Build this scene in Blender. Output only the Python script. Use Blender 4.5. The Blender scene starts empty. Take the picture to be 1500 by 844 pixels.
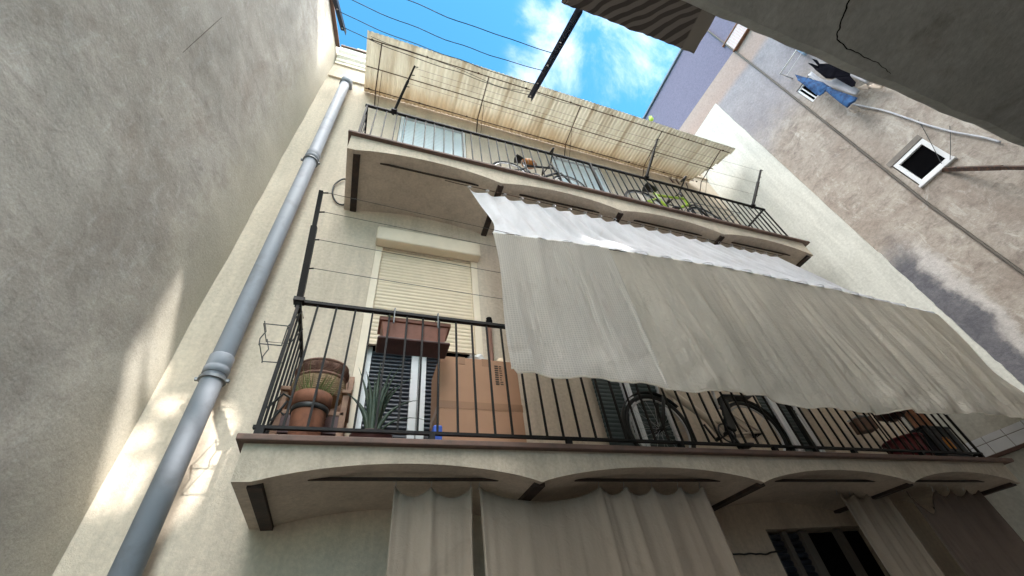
import bpy, bmesh, math, random
from mathutils import Vector, Matrix, noise
random.seed(11)
sc = bpy.context.scene
col = sc.collection
R = math.radians
# ------------------------------------------------------------------ the place, in metres
# camera at the origin, X along the house front (right), Y towards the house, Z up
D, F = 3.2, 2.4            # house front plane / outer edge of its balconies
XW = 6.75                  # party wall on the right
ZG = -1.6                  # courtyard floor
Z1, Z2 = 1.07, 4.52        # balcony floor levels
SUN = Vector((-.29, .70, -.62)).normalized()   # direction in which sunlight travels

CAMX = Vector((0.943568, -0.312919, -0.108447)); CAMD = Vector((0.142679, 0.679609, -0.719565)); CAMF = Vector((0.298867, 0.663486, 0.685904)); FPX = 601.36
def ray(px, py): return CAMX * (px - 750) + CAMD * (py - 422) + CAMF * FPX
# ------------------------------------------------------------------ mesh helper
class MB:
    def __init__(s): s.v = []; s.f = []
    def add(s, vs, fs):
        b = len(s.v); s.v += [Vector(p) for p in vs]; s.f += [tuple(i + b for i in f) for f in fs]; return s
    def box(s, x0, x1, y0, y1, z0, z1):
        return s.add([(x, y, z) for z in (z0, z1) for y in (y0, y1) for x in (x0, x1)],
                     [(0, 2, 3, 1), (4, 5, 7, 6), (0, 1, 5, 4), (2, 6, 7, 3), (0, 4, 6, 2), (1, 3, 7, 5)])
    def bar(s, p, q, w, h, up=(0, 0, 1)):
        p, q = Vector(p), Vector(q); d = (q - p).normalized(); u = Vector(up)
        if abs(d.dot(u)) > .98: u = Vector((0, 1, 0))
        a = d.cross(u).normalized(); b = a.cross(d).normalized()
        vs = [c + a * (sx * w / 2) + b * (sy * h / 2) for c in (p, q) for sx, sy in ((-1, -1), (1, -1), (1, 1), (-1, 1))]
        return s.add(vs, [(3, 2, 1, 0), (4, 5, 6, 7), (0, 1, 5, 4), (1, 2, 6, 5), (2, 3, 7, 6), (3, 0, 4, 7)])
    def tube(s, pts, r, n=8, cap=True):
        pts = [Vector(p) for p in pts]; rs = r if isinstance(r, (list, tuple)) else [r] * len(pts)
        b = len(s.v); prev = None
        for i, p in enumerate(pts):
            d = (pts[min(i + 1, len(pts) - 1)] - pts[max(i - 1, 0)]).normalized()
            if prev is None:
                u = Vector((0, 0, 1)) if abs(d.z) < .9 else Vector((1, 0, 0)); a = d.cross(u).normalized()
            else:
                a = (prev - d * prev.dot(d)).normalized()
            prev = a; c = d.cross(a)
            for k in range(n):
                t = 2 * math.pi * k / n; s.v.append(p + (a * math.cos(t) + c * math.sin(t)) * rs[i])
        for i in range(len(pts) - 1):
            for k in range(n):
                k2 = (k + 1) % n
                s.f.append((b + i * n + k, b + i * n + k2, b + (i + 1) * n + k2, b + (i + 1) * n + k))
        if cap:
            s.f.append(tuple(b + k for k in range(n))[::-1]); e = b + (len(pts) - 1) * n
            s.f.append(tuple(e + k for k in range(n)))
        return s
    def ring(s, c, rad, r, axis=(0, 1, 0), n=28, m=8, a0=0, a1=2 * math.pi, up=(0, 0, 1)):
        ax = Vector(axis).normalized(); u = Vector(up); u = (u - ax * u.dot(ax)).normalized(); w = ax.cross(u)
        full = abs(a1 - a0 - 2 * math.pi) < 1e-4
        pts = [Vector(c) + (u * math.cos(a0 + (a1 - a0) * i / n) + w * math.sin(a0 + (a1 - a0) * i / n)) * rad for i in range(n + 1)]
        if not full: return s.tube(pts, r, m)
        b = len(s.v)
        for i in range(n):
            t = 2 * math.pi * i / n; e = u * math.cos(t) + w * math.sin(t)
            for k in range(m):
                q = 2 * math.pi * k / m; s.v.append(Vector(c) + e * (rad + r * math.cos(q)) + ax * r * math.sin(q))
        for i in range(n):
            for k in range(m):
                i2, k2 = (i + 1) % n, (k + 1) % m
                s.f.append((b + i * m + k, b + i2 * m + k, b + i2 * m + k2, b + i * m + k2))
        return s
    def lathe(s, prof, c=(0, 0, 0), n=24):
        b = len(s.v); c = Vector(c)
        for r, z in prof:
            for k in range(n):
                t = 2 * math.pi * k / n; s.v.append(c + Vector((r * math.cos(t), r * math.sin(t), z)))
        for i in range(len(prof) - 1):
            for k in range(n):
                k2 = (k + 1) % n
                s.f.append((b + i * n + k, b + i * n + k2, b + (i + 1) * n + k2, b + (i + 1) * n + k))
        s.f.append(tuple(b + k for k in range(n))[::-1]); e = b + (len(prof) - 1) * n
        s.f.append(tuple(e + k for k in range(n)))
        return s
    def grid(s, nu, nv, fn):
        b = len(s.v)
        for j in range(nv + 1):
            for i in range(nu + 1): s.v.append(Vector(fn(i / nu, j / nv)))
        for j in range(nv):
            for i in range(nu):
                a = b + j * (nu + 1) + i; s.f.append((a, a + 1, a + nu + 2, a + nu + 1))
        return s
    def blob(s, c, rx, ry, rz, nu=16, nv=10, wob=0, seed=0):
        c = Vector(c)
        def fn(u, v):
            t, p = 2 * math.pi * u, math.pi * (v - .5)
            d = Vector((math.cos(t) * math.cos(p), math.sin(t) * math.cos(p), math.sin(p)))
            k = 1 + wob * noise.noise(d * 2.2 + Vector((seed, seed, 0)))
            return c + Vector((d.x * rx, d.y * ry, d.z * rz)) * k
        return s.grid(nu, nv, fn)
    def build(s, name, mat, parent=None, smooth=False, bevel=0, solid=0, weld=False):
        off = Vector(); p = parent
        while p is not None: off += p.location; p = p.parent
        me = bpy.data.meshes.new(name); me.from_pydata([v - off for v in s.v], [], s.f); me.update()
        bm = bmesh.new(); bm.from_mesh(me)
        if weld: bmesh.ops.remove_doubles(bm, verts=bm.verts, dist=1e-5)
        if not solid: bmesh.ops.recalc_face_normals(bm, faces=bm.faces)
        bm.to_mesh(me); bm.free()
        o = bpy.data.objects.new(name, me); col.objects.link(o); me.materials.append(mat)
        if smooth:
            for q in me.polygons: q.use_smooth = True
        if parent is not None: o.parent = parent
        if bevel:
            m = o.modifiers.new('bevel', 'BEVEL'); m.width = bevel; m.segments = 2; m.limit_method = 'ANGLE'
        if solid:
            m = o.modifiers.new('solid', 'SOLIDIFY'); m.thickness = solid; m.offset = 0
        return o

def tag(o, label=None, cat=None, group=None, kind=None):
    for k, v in (('label', label), ('category', cat), ('group', group), ('kind', kind)):
        if v: o[k] = v
    return o
def thing(name, label, cat, loc=(0, 0, 0), group=None):
    o = bpy.data.objects.new(name, None); col.objects.link(o); o.location = loc; o.empty_display_size = .1
    return tag(o, label, cat, group)
def part_copy(o, parent, delta):
    c = o.copy(); col.objects.link(c); c.parent = parent; c.location = o.location + Vector(delta); return c
def poly_faces(loops):
    """fill 2-D loops (first the outline, then holes) -> verts, faces"""
    bm = bmesh.new()
    for lp in loops:
        vs = [bm.verts.new((p[0], p[1], 0)) for p in lp]
        for i in range(len(vs)): bm.edges.new((vs[i], vs[(i + 1) % len(vs)]))
    bmesh.ops.triangle_fill(bm, use_beauty=True, edges=bm.edges[:])
    bm.verts.index_update()
    V = [(v.co.x, v.co.y) for v in bm.verts]; Fc = [tuple(v.index for v in f.verts) for f in bm.faces]
    bm.free(); return V, Fc
def curve(pts, k=6):
    P = [Vector(p) for p in pts]; P = [P[0] * 2 - P[1]] + P + [P[-1] * 2 - P[-2]]; out = []
    for i in range(1, len(P) - 2):
        a, b, c, d = P[i - 1:i + 3]
        for q in range(k):
            t = q / k; out.append(.5 * ((2 * b) + (c - a) * t + (2 * a - 5 * b + 4 * c - d) * t * t + (3 * b - a - 3 * c + d) * t ** 3))
    return out + [P[-2]]
def nz(x, y=0, z=0): return noise.noise(Vector((x, y, z)))

# ------------------------------------------------------------------ materials
def new_mat(name):
    m = bpy.data.materials.new(name); m.use_nodes = True; nt = m.node_tree
    return m, nt, nt.nodes['Principled BSDF']
def N(nt, typ, **kw):
    n = nt.nodes.new(typ)
    for k, v in kw.items():
        if k == 'ins':
            for a, b in v.items(): n.inputs[a].default_value = b
        else: setattr(n, k, v)
    return n
def pos(nt, scale=(1, 1, 1), rot=(0, 0, 0)):
    g = N(nt, 'ShaderNodeNewGeometry'); mp = N(nt, 'ShaderNodeMapping')
    mp.inputs['Scale'].default_value = scale; mp.inputs['Rotation'].default_value = rot
    nt.links.new(g.outputs['Position'], mp.inputs['Vector']); return mp.outputs['Vector']
def nse(nt, vec, scale, detail=6, rough=.55, dist=0):
    n = N(nt, 'ShaderNodeTexNoise', ins={'Scale': scale, 'Detail': detail, 'Roughness': rough, 'Distortion': dist})
    nt.links.new(vec, n.inputs['Vector']); return n.outputs['Fac']
def ramp(nt, fac, stops):
    r = N(nt, 'ShaderNodeValToRGB'); e = r.color_ramp.elements
    while len(e) < len(stops): e.new(.5)
    for el, (p, c) in zip(e, stops):
        el.position = p; el.color = (c if isinstance(c, tuple) else (c, c, c)) + (1,)
    nt.links.new(fac, r.inputs['Fac']); return r.outputs['Color']
def mix(nt, fac, a, b, mode='MIX'):
    m = N(nt, 'ShaderNodeMix', data_type='RGBA', blend_type=mode)
    for sock, v in ((m.inputs['Factor'], fac), (m.inputs['A'], a), (m.inputs['B'], b)):
        if hasattr(v, 'links') or isinstance(v, bpy.types.NodeSocket): nt.links.new(v, sock)
        elif isinstance(v, tuple): sock.default_value = v + (1,)
        else: sock.default_value = v
    return m.outputs['Result']
def mth(nt, op, a, b=0, c=0):
    m = N(nt, 'ShaderNodeMath', operation=op)
    for i, v in enumerate((a, b, c)):
        if isinstance(v, bpy.types.NodeSocket): nt.links.new(v, m.inputs[i])
        else: m.inputs[i].default_value = v
    return m.outputs[0]
def step(nt, x, a, b):
    m = N(nt, 'ShaderNodeMapRange', interpolation_type='SMOOTHSTEP', ins={'From Min': a, 'From Max': b})
    nt.links.new(x, m.inputs['Value']); return m.outputs['Result']
def bump(nt, bsdf, h, strength, dist=.02, prev=None):
    b = N(nt, 'ShaderNodeBump', ins={'Strength': strength, 'Distance': dist}); nt.links.new(h, b.inputs['Height'])
    if prev is not None: nt.links.new(prev, b.inputs['Normal'])
    nt.links.new(b.outputs['Normal'], bsdf.inputs['Normal']); return b.outputs['Normal']
def xyz(nt):
    g = N(nt, 'ShaderNodeNewGeometry'); s = N(nt, 'ShaderNodeSeparateXYZ')
    nt.links.new(g.outputs['Position'], s.inputs[0]); return s.outputs

def stucco(name, c1, c2, c3=None, grain=.35, scale=1.0, swirl=.3, stain=.5, rough=.92):
    m, nt, b = new_mat(name); p = pos(nt)
    base = mix(nt, ramp(nt, nse(nt, p, 1.1 * scale, 9, .6, .9), [(.36, 0.), (.64, 1.)]), c1, c2)
    if c3:
        base = mix(nt, mth(nt, 'MULTIPLY', ramp(nt, nse(nt, p, 2.3 * scale, 10, .65, 1.5), [(.52, 0.), (.68, 1.)]), stain), base, c3)
    strk = ramp(nt, nse(nt, pos(nt, (3.5, 3.5, .35)), 2.2, 10, .68, .4), [(.38, .88), (.58, 1.02)])
    base = mix(nt, 1.0, base, strk, 'MULTIPLY')
    spk = ramp(nt, nse(nt, p, 34 * scale, 4, .6), [(.3, .86), (.7, 1.06)])
    base = mix(nt, 1.0, base, spk, 'MULTIPLY')
    nt.links.new(base, b.inputs['Base Color']); b.inputs['Roughness'].default_value = rough
    b.inputs['Specular IOR Level'].default_value = .2
    n1 = bump(nt, b, nse(nt, p, 7 * scale, 6, .6, 2.2), swirl, .03)
    n2 = bump(nt, b, nse(nt, p, 55, 5, .65, .6), grain, .012, n1)
    bump(nt, b, nse(nt, p, 190, 3, .6), grain * .6, .004, n2)
    return m
def plain(name, c, rough=.6, metal=0, var=.12, scale=9, bmp=0, spec=.4, c2=None, thr=(.4, .7)):
    m, nt, b = new_mat(name); p = pos(nt)
    f = nse(nt, p, scale, 6, .6, .4)
    if c2: base = mix(nt, ramp(nt, f, [(thr[0], 0.), (thr[1], 1.)]), c, c2)
    else: base = mix(nt, 1.0, c, ramp(nt, f, [(.3, 1 - var), (.7, 1 + var)]), 'MULTIPLY')
    nt.links.new(base, b.inputs['Base Color']); b.inputs['Roughness'].default_value = rough
    b.inputs['Metallic'].default_value = metal; b.inputs['Specular IOR Level'].default_value = spec
    if bmp: bump(nt, b, nse(nt, p, scale * 8, 4, .6), bmp, .006)
    return m

M = {}
def left_material():
    m, nt, b = new_mat('grey_trowelled_render'); p = pos(nt)
    base = mix(nt, ramp(nt, nse(nt, p, .9, 5, .5, .6), [(.38, 0.), (.62, 1.)]), (.43, .40, .36), (.345, .315, .28))
    base = mix(nt, mth(nt, 'MULTIPLY', ramp(nt, nse(nt, pos(nt, (1, 1, 1.5), (R(25), 0, 0)), 3.4, 12, .72, 1.4), [(.46, 0.), (.66, 1.)]), .6), base, (.25, .22, .20))
    base = mix(nt, mth(nt, 'MULTIPLY', ramp(nt, nse(nt, pos(nt, (1, 1.3, .7), (R(-30), 0, 0)), 4.6, 12, .75, 2.2), [(.52, 0.), (.70, 1.)]), .6), base, (.50, .485, .46))
    tr = N(nt, 'ShaderNodeTexNoise', noise_type='RIDGED_MULTIFRACTAL', ins={'Scale': 3.0, 'Detail': 8, 'Roughness': .55, 'Distortion': .3})
    nt.links.new(pos(nt, (1, 1, 1.3), (R(32), 0, 0)), tr.inputs['Vector'])
    tf = tr.outputs['Fac']
    base = mix(nt, 1.0, base, ramp(nt, tf, [(.0, .93), (.3, 1.0), (1.0, 1.02)]), 'MULTIPLY')
    base = mix(nt, 1.0, base, ramp(nt, nse(nt, p, .55, 6, .6, 1.2), [(.38, .80), (.62, 1.10)]), 'MULTIPLY')
    brn = mth(nt, 'MULTIPLY', ramp(nt, nse(nt, pos(nt, (1, 1, .55), (R(20), 0, 0)), 1.3, 10, .7, 1.0), [(.54, 0.), (.72, 1.)]), .5)
    base = mix(nt, brn, base, (.23, .185, .155))
    corner_bounce = step(nt, mth(nt, 'ADD', xyz(nt)['Y'], mth(nt, 'MULTIPLY', nse(nt, p, 1.6, 8, .7), .9)), 2.75, 3.55)  # bounce light near the house corner, painted in as lighter cream
    base = mix(nt, mth(nt, 'MULTIPLY', corner_bounce, .8), base, (.50, .455, .37))
    spk = ramp(nt, nse(nt, p, 70, 6, .7), [(.3, .84), (.7, 1.10)])
    nt.links.new(mix(nt, 1.0, base, spk, 'MULTIPLY'), b.inputs['Base Color'])
    b.inputs['Roughness'].default_value = .95; b.inputs['Specular IOR Level'].default_value = .12
    n1 = bump(nt, b, nse(nt, p, 2.6, 3, .45, .2), .20, .05); n2 = bump(nt, b, nse(nt, p, 46, 7, .66, .1), .24, .010, n1)
    bump(nt, b, nse(nt, pos(nt, (1, 1, 1.5), (R(-40), 0, 0)), 17, 5, .6, .3), .14, .015, n2)
    return m
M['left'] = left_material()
M['cream'] = stucco('cream_stucco', (.635, .54, .43), (.585, .495, .39), (.49, .415, .33), grain=.3, scale=.9, swirl=.12, stain=.35)
M['parapet'] = stucco('pale_parapet', (.74, .70, .60), (.66, .62, .52), grain=.2, swirl=.1)
M['soffit'] = stucco('balcony_render', (.60, .515, .425), (.54, .46, .38), (.44, .37, .30), grain=.22, scale=1.2, swirl=.1, stain=.4)
M['beamface'] = stucco('balcony_front_render', (.55, .475, .375), (.48, .415, .33), (.38, .33, .265), grain=.35, scale=1.4, swirl=.2, stain=.5)
M['white_wall'] = stucco('white_wall_paint', (.62, .62, .57), (.57, .57, .52), (.50, .50, .46), grain=.22, scale=.8, swirl=.12, stain=.3)
M['rear'] = stucco('rear_render', (.82, .79, .74), (.78, .75, .70), grain=.2)
M['concrete'] = stucco('slab_concrete', (.56, .58, .56), (.49, .51, .49), (.22, .18, .14), grain=.25, scale=1.6, swirl=.05, stain=.45)
M['iron'] = plain('black_iron', (.010, .009, .009), .6, 0, .3, 20, .2, spec=.2, c2=(.026, .019, .015), thr=(.55, .75))
M['rustiron'] = plain('rusty_iron', (.045, .03, .024), .8, 0, .3, 25, .3, c2=(.13, .06, .035), thr=(.45, .7))
M['greyiron'] = plain('grey_iron', (.17, .18, .19), .5, .4, .2, 20)
M['beam'] = plain('rusty_steel_beam', (.03, .022, .019), .8, .1, .3, 14, .3, c2=(.06, .035, .026))
M['trim'] = plain('terracotta_edge', (.16, .095, .075), .75, 0, .25, 12, .2, c2=(.105, .075, .062))
M['pvc'] = plain('grey_pvc', (.27, .285, .32), .6, 0, .10, 5.0, .05, c2=(.21, .215, .235), thr=(.5, .72))
M['pvc_top'] = M['pvc']
M['armblue'] = plain('dark_blue_angle_iron', (.020, .028, .055), .45, .3, .2, 30)
M['wire'] = plain('clothes_wire', (.10, .095, .09), .5, .3)
M['cable'] = plain('grey_cable', (.12, .105, .09), .8)
M['blackwire'] = plain('black_cable', (.02, .02, .02), .5)
M['white'] = plain('white_paint', (.68, .69, .70), .45, 0, .05, 8)
M['shutter'] = plain('beige_shutter', (.67, .56, .41), .5, 0, .06, 6)
M['shutbox'] = plain('beige_box', (.70, .60, .46), .5, 0, .06, 5)
M['dark'] = plain('dark_interior', (.006, .006, .006), .9, spec=.05)
M['louvre'] = plain('blue_black_louvre', (.018, .023, .034), .35, 0, .2, 12, spec=.6)
M['greenshut'] = plain('dark_green_shutter', (.045, .062, .062), .55, 0, .2, 10)
M['palebluedoor'] = plain('pale_blue_shutter', (.70, .77, .80), .5, 0, .05, 4)
M['terra'] = plain('terracotta_pot', (.22, .085, .045), .8, 0, .2, 16, .2, c2=(.13, .052, .03))
M['planter'] = plain('brown_planter', (.27, .11, .075), .55, 0, .15, 14)
M['saucer'] = plain('dark_red_saucer', (.07, .025, .022), .5, 0, .2, 14)
M['wood'] = plain('chair_wood', (.30, .17, .105), .6, 0, .2, 20, .15, c2=(.21, .11, .07))
M['wicker'] = plain('wicker_tan', (.34, .235, .135), .8, 0, .3, 40, .8, c2=(.20, .125, .07))
M['wickered'] = plain('wicker_red', (.22, .115, .08), .8, 0, .3, 40, .8, c2=(.12, .06, .045))
M['aloe'] = plain('aloe_green', (.038, .062, .042), .5, 0, .3, 12, c2=(.065, .085, .055))
M['leaf'] = plain('bright_leaf', (.35, .55, .06), .6)
M['cactus'] = plain('cactus_green', (.12, .13, .04), .7)
M['card'] = plain('cardboard', (.36, .20, .12), .8, 0, .06, 4, .05)
M['tape'] = plain('packing_tape', (.28, .15, .085), .4, 0, .05, 6)
M['ink'] = plain('printed_ink', (.06, .04, .03), .8)
M['plastic_clear'] = plain('plastic_bag', (.62, .60, .57), .25, 0, .2, 20, .6, spec=.7)
M['tyre'] = plain('black_rubber', (.018, .018, .018), .7)
M['bike_beige'] = plain('beige_bike_paint', (.62, .53, .43), .35, 0, .05, spec=.6)
M['bike_black'] = plain('black_bike_parts', (.014, .014, .015), .45, spec=.5)
M['bike_metal'] = plain('bike_metal', (.45, .45, .46), .3, .8)
M['bike_lime'] = plain('lime_bike_paint', (.42, .62, .03), .35, spec=.6)
M['orange'] = plain('orange_patch', (.62, .45, .36), .7, scale=14, c2=(.60, .22, .04), thr=(.5, .56))
M['orangelogo'] = plain('orange_print', (.50, .20, .035), .6)
M['maroon'] = plain('maroon_plastic', (.16, .022, .030), .45)
M['crate'] = plain('dark_crate', (.028, .032, .040), .5)
M['planks'] = plain('brown_planks', (.27, .105, .05), .6, 0, .25, 20, .15)
M['brownbox'] = plain('brown_lantern', (.16, .09, .065), .6)
M['tile'] = plain('white_glazed_tile', (.74, .77, .82), .25, 0, .05, 5, spec=.6)
M['grout'] = plain('dark_grout', (.16, .14, .13), .9)
M['brownedge'] = plain('brown_ledge', (.11, .065, .055), .8)
M['jeans'] = plain('blue_denim', (.03, .10, .25), .9, 0, .25, 14, .3, c2=(.02, .05, .13), thr=(.45, .6))
M['blackcloth'] = plain('black_cloth', (.006, .006, .009), 1, 0, .3, 14, spec=.03)
M['palecloth'] = plain('pale_cloth', (.45, .45, .48), .9, 0, .08, 9, .3)
M['beigecloth'] = plain('beige_cloth', (.50, .42, .35), .9, 0, .1, 9, .3)
M['conduit'] = plain('pale_conduit', (.45, .46, .50), .5)
M['ochre'] = plain('rust_frame', (.20, .095, .055), .7, 0, .3, 20)
M['pinkgrille'] = plain('pink_lattice', (.68, .48, .46), .7)
M['bluesheet'] = plain('pale_blue_sheet', (.38, .60, .88), .5)
M['rooftile'] = plain('grey_blue_roof', (.12, .16, .20), .6)
M['stonelint'] = plain('grey_lintel', (.20, .18, .16), .9, 0, .2, 10, .3)
M['stainbrown'] = plain('brown_stain', (.15, .125, .11), .95, 0, .2, 30, .3, spec=.1)
M['glass_dark'] = plain('dark_window_glass', (.0015, .0015, .002), .7, 0, .1, spec=.02)
M['ground'] = stucco('courtyard_paving', (.10, .095, .09), (.08, .075, .07), (.055, .05, .047), grain=.2, swirl=.1)
M['mop'] = plain('rust_brown_pole', (.20, .10, .07), .6)
M['bulb'] = plain('cream_ball', (.78, .62, .45), .4)
M['bluebit'] = plain('blue_plastic', (.03, .09, .42), .4)

def party_material():
    """bare render with scratches, pink band and mauve paint above, slate-grey band beside the white paint"""
    m, nt, b = new_mat('mottled_party_wall'); p = pos(nt); X = xyz(nt); y, z = X['Y'], X['Z']
    big = nse(nt, p, 1.0, 10, .62, 1.2)
    base = mix(nt, ramp(nt, big, [(.37, 0.), (.61, 1.)]), (.45, .405, .355), (.335, .285, .245))
    fine = nse(nt, pos(nt, (1, 1, 1.5), (R(20), 0, 0)), 5.0, 14, .74, .7)
    base = mix(nt, ramp(nt, fine, [(.48, 0.), (.66, .72)]), base, (.205, .17, .148))
    scr = nse(nt, pos(nt, (1, 1.6, .9), (R(35), 0, 0)), 1.9, 14, .8, .9)
    base = mix(nt, mth(nt, 'MULTIPLY', ramp(nt, scr, [(.53, 0.), (.62, 1.)]), .75), base, (.56, .525, .475))
    wob = mth(nt, 'MULTIPLY', mth(nt, 'SUBTRACT', nse(nt, p, 1.7, 8, .65), .5), .55)
    # smoother grey-lavender skim coat on the upper storeys
    up = step(nt, mth(nt, 'ADD', z, mth(nt, 'MULTIPLY', wob, 3.0)), 6.6, 7.9)
    skim = mix(nt, ramp(nt, nse(nt, p, 1.6, 8, .6, .8), [(.35, 0.), (.7, 1.)]), (.33, .31, .325), (.25, .235, .25))
    base = mix(nt, up, base, skim)
    # slate-grey cement band next to the white paint, low down
    ys = mth(nt, 'ADD', y, wob); zs = mth(nt, 'ADD', z, mth(nt, 'MULTIPLY', wob, 4))
    band = mth(nt, 'MULTIPLY', step(nt, ys, 1.62, 1.76), step(nt, zs, 4.4, 3.3))
    slate = mix(nt, ramp(nt, fine, [(.4, 0.), (.6, 1.)]), (.115, .115, .13), (.17, .165, .18))
    base = mix(nt, band, base, slate)
    edge = mth(nt, 'MULTIPLY', mth(nt, 'MULTIPLY', step(nt, ys, 1.48, 1.61), step(nt, ys, 1.76, 1.64)), step(nt, zs, 4.2, 3.4))
    base = mix(nt, mth(nt, 'MULTIPLY', edge, .65), base, (.58, .56, .55))
    # pink-cream band, then mauve
    zb = mth(nt, 'ADD', z, mth(nt, 'MULTIPLY', y, -.10))
    wob2 = mth(nt, 'MULTIPLY', wob, .5)
    base = mix(nt, step(nt, mth(nt, 'ADD', zb, wob2), 8.75, 9.0), base, (.36, .275, .24))
    base = mix(nt, step(nt, zb, 9.585, 9.60), base, (.165, .15, .21))
    spk = ramp(nt, nse(nt, p, 30, 5, .65), [(.3, .80), (.7, 1.10)])
    nt.links.new(mix(nt, 1.0, base, spk, 'MULTIPLY'), b.inputs['Base Color'])
    b.inputs['Roughness'].default_value = .93; b.inputs['Specular IOR Level'].default_value = .15
    n1 = bump(nt, b, fine, .16, .03); n2 = bump(nt, b, nse(nt, p, 40, 6, .7), .45, .012, n1)
    bump(nt, b, scr, .15, .01, n2)
    return m
M['party'] = party_material()

def corrugated():
    m, nt, b = new_mat('aged_corrugated_fibreglass'); p = pos(nt)
    f = nse(nt, pos(nt, (2.6, .5, .5)), 2.0, 10, .7, .5)
    base = mix(nt, ramp(nt, f, [(.44, 0.), (.74, 1.)]), (.62, .60, .53), (.47, .43, .355))
    X = xyz(nt)
    back = mth(nt, 'MULTIPLY', step(nt, mth(nt, 'ADD', X['Y'], mth(nt, 'MULTIPLY', nse(nt, p, 3, 6), .5)), 3.02, 3.45), .6)
    base = mix(nt, back, base, (.44, .34, .22))
    sm = mth(nt, 'PINGPONG', mth(nt, 'ADD', X['X'], mth(nt, 'MULTIPLY', nse(nt, p, 2, 6, .7), .12)), .41)
    seam = mth(nt, 'MULTIPLY', step(nt, sm, .055, .015), mth(nt, 'MULTIPLY', nse(nt, pos(nt, (1, .6, 1)), 3, 8, .7), .75))
    base = mix(nt, seam, base, (.36, .30, .21))
    nt.links.new(base, b.inputs['Base Color']); b.inputs['Roughness'].default_value = .6
    t = N(nt, 'ShaderNodeBsdfTranslucent'); nt.links.new(base, t.inputs['Color'])
    ms = N(nt, 'ShaderNodeMixShader', ins={'Fac': .6}); out = nt.nodes['Material Output']
    nt.links.new(b.outputs[0], ms.inputs[1]); nt.links.new(t.outputs[0], ms.inputs[2]); nt.links.new(ms.outputs[0], out.inputs['Surface'])
    return m
M['corr'] = corrugated()

def fabric(name, c1, c2, dirt, trans=.3, weave=0, bmp=.25, dscale=1.6):
    m, nt, b = new_mat(name); p = pos(nt)
    f = nse(nt, pos(nt, (1.6, 1.6, .5)), dscale, 9, .65, .8)
    base = mix(nt, ramp(nt, f, [(.35, 0.), (.68, 1.)]), c1, c2)
    d = nse(nt, p, 3.0, 10, .7, 1.2)
    base = mix(nt, mth(nt, 'MULTIPLY', ramp(nt, d, [(.55, 0.), (.75, 1.)]), .45), base, dirt)
    nrm = None
    if weave:
        X = xyz(nt)
        wx = mth(nt, 'SINE', mth(nt, 'MULTIPLY', X['X'], weave)); wz = mth(nt, 'SINE', mth(nt, 'MULTIPLY', X['Z'], weave))
        w = mth(nt, 'MAXIMUM', wx, wz)
        base = mix(nt, 1.0, base, ramp(nt, w, [(.1, .88), (.95, 1.05)]), 'MULTIPLY')
        nrm = bump(nt, b, w, .25, .003)
    nt.links.new(base, b.inputs['Base Color']); b.inputs['Roughness'].default_value = .95
    b.inputs['Specular IOR Level'].default_value = .1
    cr = N(nt, 'ShaderNodeTexNoise', noise_type='RIDGED_MULTIFRACTAL', ins={'Scale': 5.0, 'Detail': 6, 'Roughness': .5, 'Distortion': .5})
    nt.links.new(pos(nt, (2.2, 2.2, .38), (0, R(-5), 0)), cr.inputs['Vector'])
    st = ramp(nt, nse(nt, pos(nt, (5, 5, .6)), 1.4, 8, .65, .6), [(.36, .90), (.66, 1.03)])
    base = mix(nt, 1.0, base, st, 'MULTIPLY'); nt.links.new(base, b.inputs['Base Color'])
    nrm = bump(nt, b, cr.outputs['Fac'], bmp * 1.2, .02, nrm)
    nrm = bump(nt, b, nse(nt, p, 11, 7, .62, 2.6), bmp * 1.1, .025, nrm)
    t = N(nt, 'ShaderNodeBsdfTranslucent'); nt.links.new(base, t.inputs['Color']); nt.links.new(nrm, t.inputs['Normal'])
    ms = N(nt, 'ShaderNodeMixShader', ins={'Fac': trans}); out = nt.nodes['Material Output']
    nt.links.new(b.outputs[0], ms.inputs[1]); nt.links.new(t.outputs[0], ms.inputs[2]); nt.links.new(ms.outputs[0], out.inputs['Surface'])
    return m
M['awn_top'] = fabric('white_awning_cloth', (.84, .85, .88), (.80, .80, .82), (.66, .60, .55), .66, 0, .15)
M['awn_mesh'] = fabric('grey_mesh_cloth', (.84, .82, .78), (.78, .755, .71), (.54, .49, .43), .76, 340, .4)
M['awn_low'] = fabric('beige_awning_cloth', (.86, .825, .76), (.785, .75, .68), (.56, .51, .44), .76, 0, .55)
M['curtain'] = fabric('grey_curtain_cloth', (.39, .33, .265), (.33, .275, .22), (.21, .17, .135), .25, 0, .2)
M['curtain_dark'] = fabric('brown_curtain_cloth', (.20, .155, .13), (.155, .12, .10), (.10, .075, .065), .2, 0, .2)

def zebra():
    m, nt, b = new_mat('zebra_cloth'); X = xyz(nt)
    w = N(nt, 'ShaderNodeTexWave', wave_type='BANDS', bands_direction='X', ins={'Scale': 3.6, 'Distortion': 7.0, 'Detail': 2.0, 'Detail Scale': .6})
    nt.links.new(pos(nt, (1.0, 1.0, 1), (0, 0, R(-48))), w.inputs['Vector'])
    base = mix(nt, ramp(nt, w.outputs['Fac'], [(.44, 0.), (.56, 1.)]), (.045, .036, .03), (.125, .105, .09))
    base = mix(nt, step(nt, X['X'], 2.38, 2.40), base, (.15, .13, .108))
    nt.links.new(base, b.inputs['Base Color']); b.inputs['Roughness'].default_value = .95
    bump(nt, b, nse(nt, pos(nt), 14, 5), .3, .01)
    return m
M['zebra'] = zebra()

# ------------------------------------------------------------------ ground
g = MB().box(-60, 60, -60, 60, ZG - .3, ZG).build('ground', M['ground']); tag(g, 'grey paved floor of the courtyard', 'ground', kind='structure')

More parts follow.
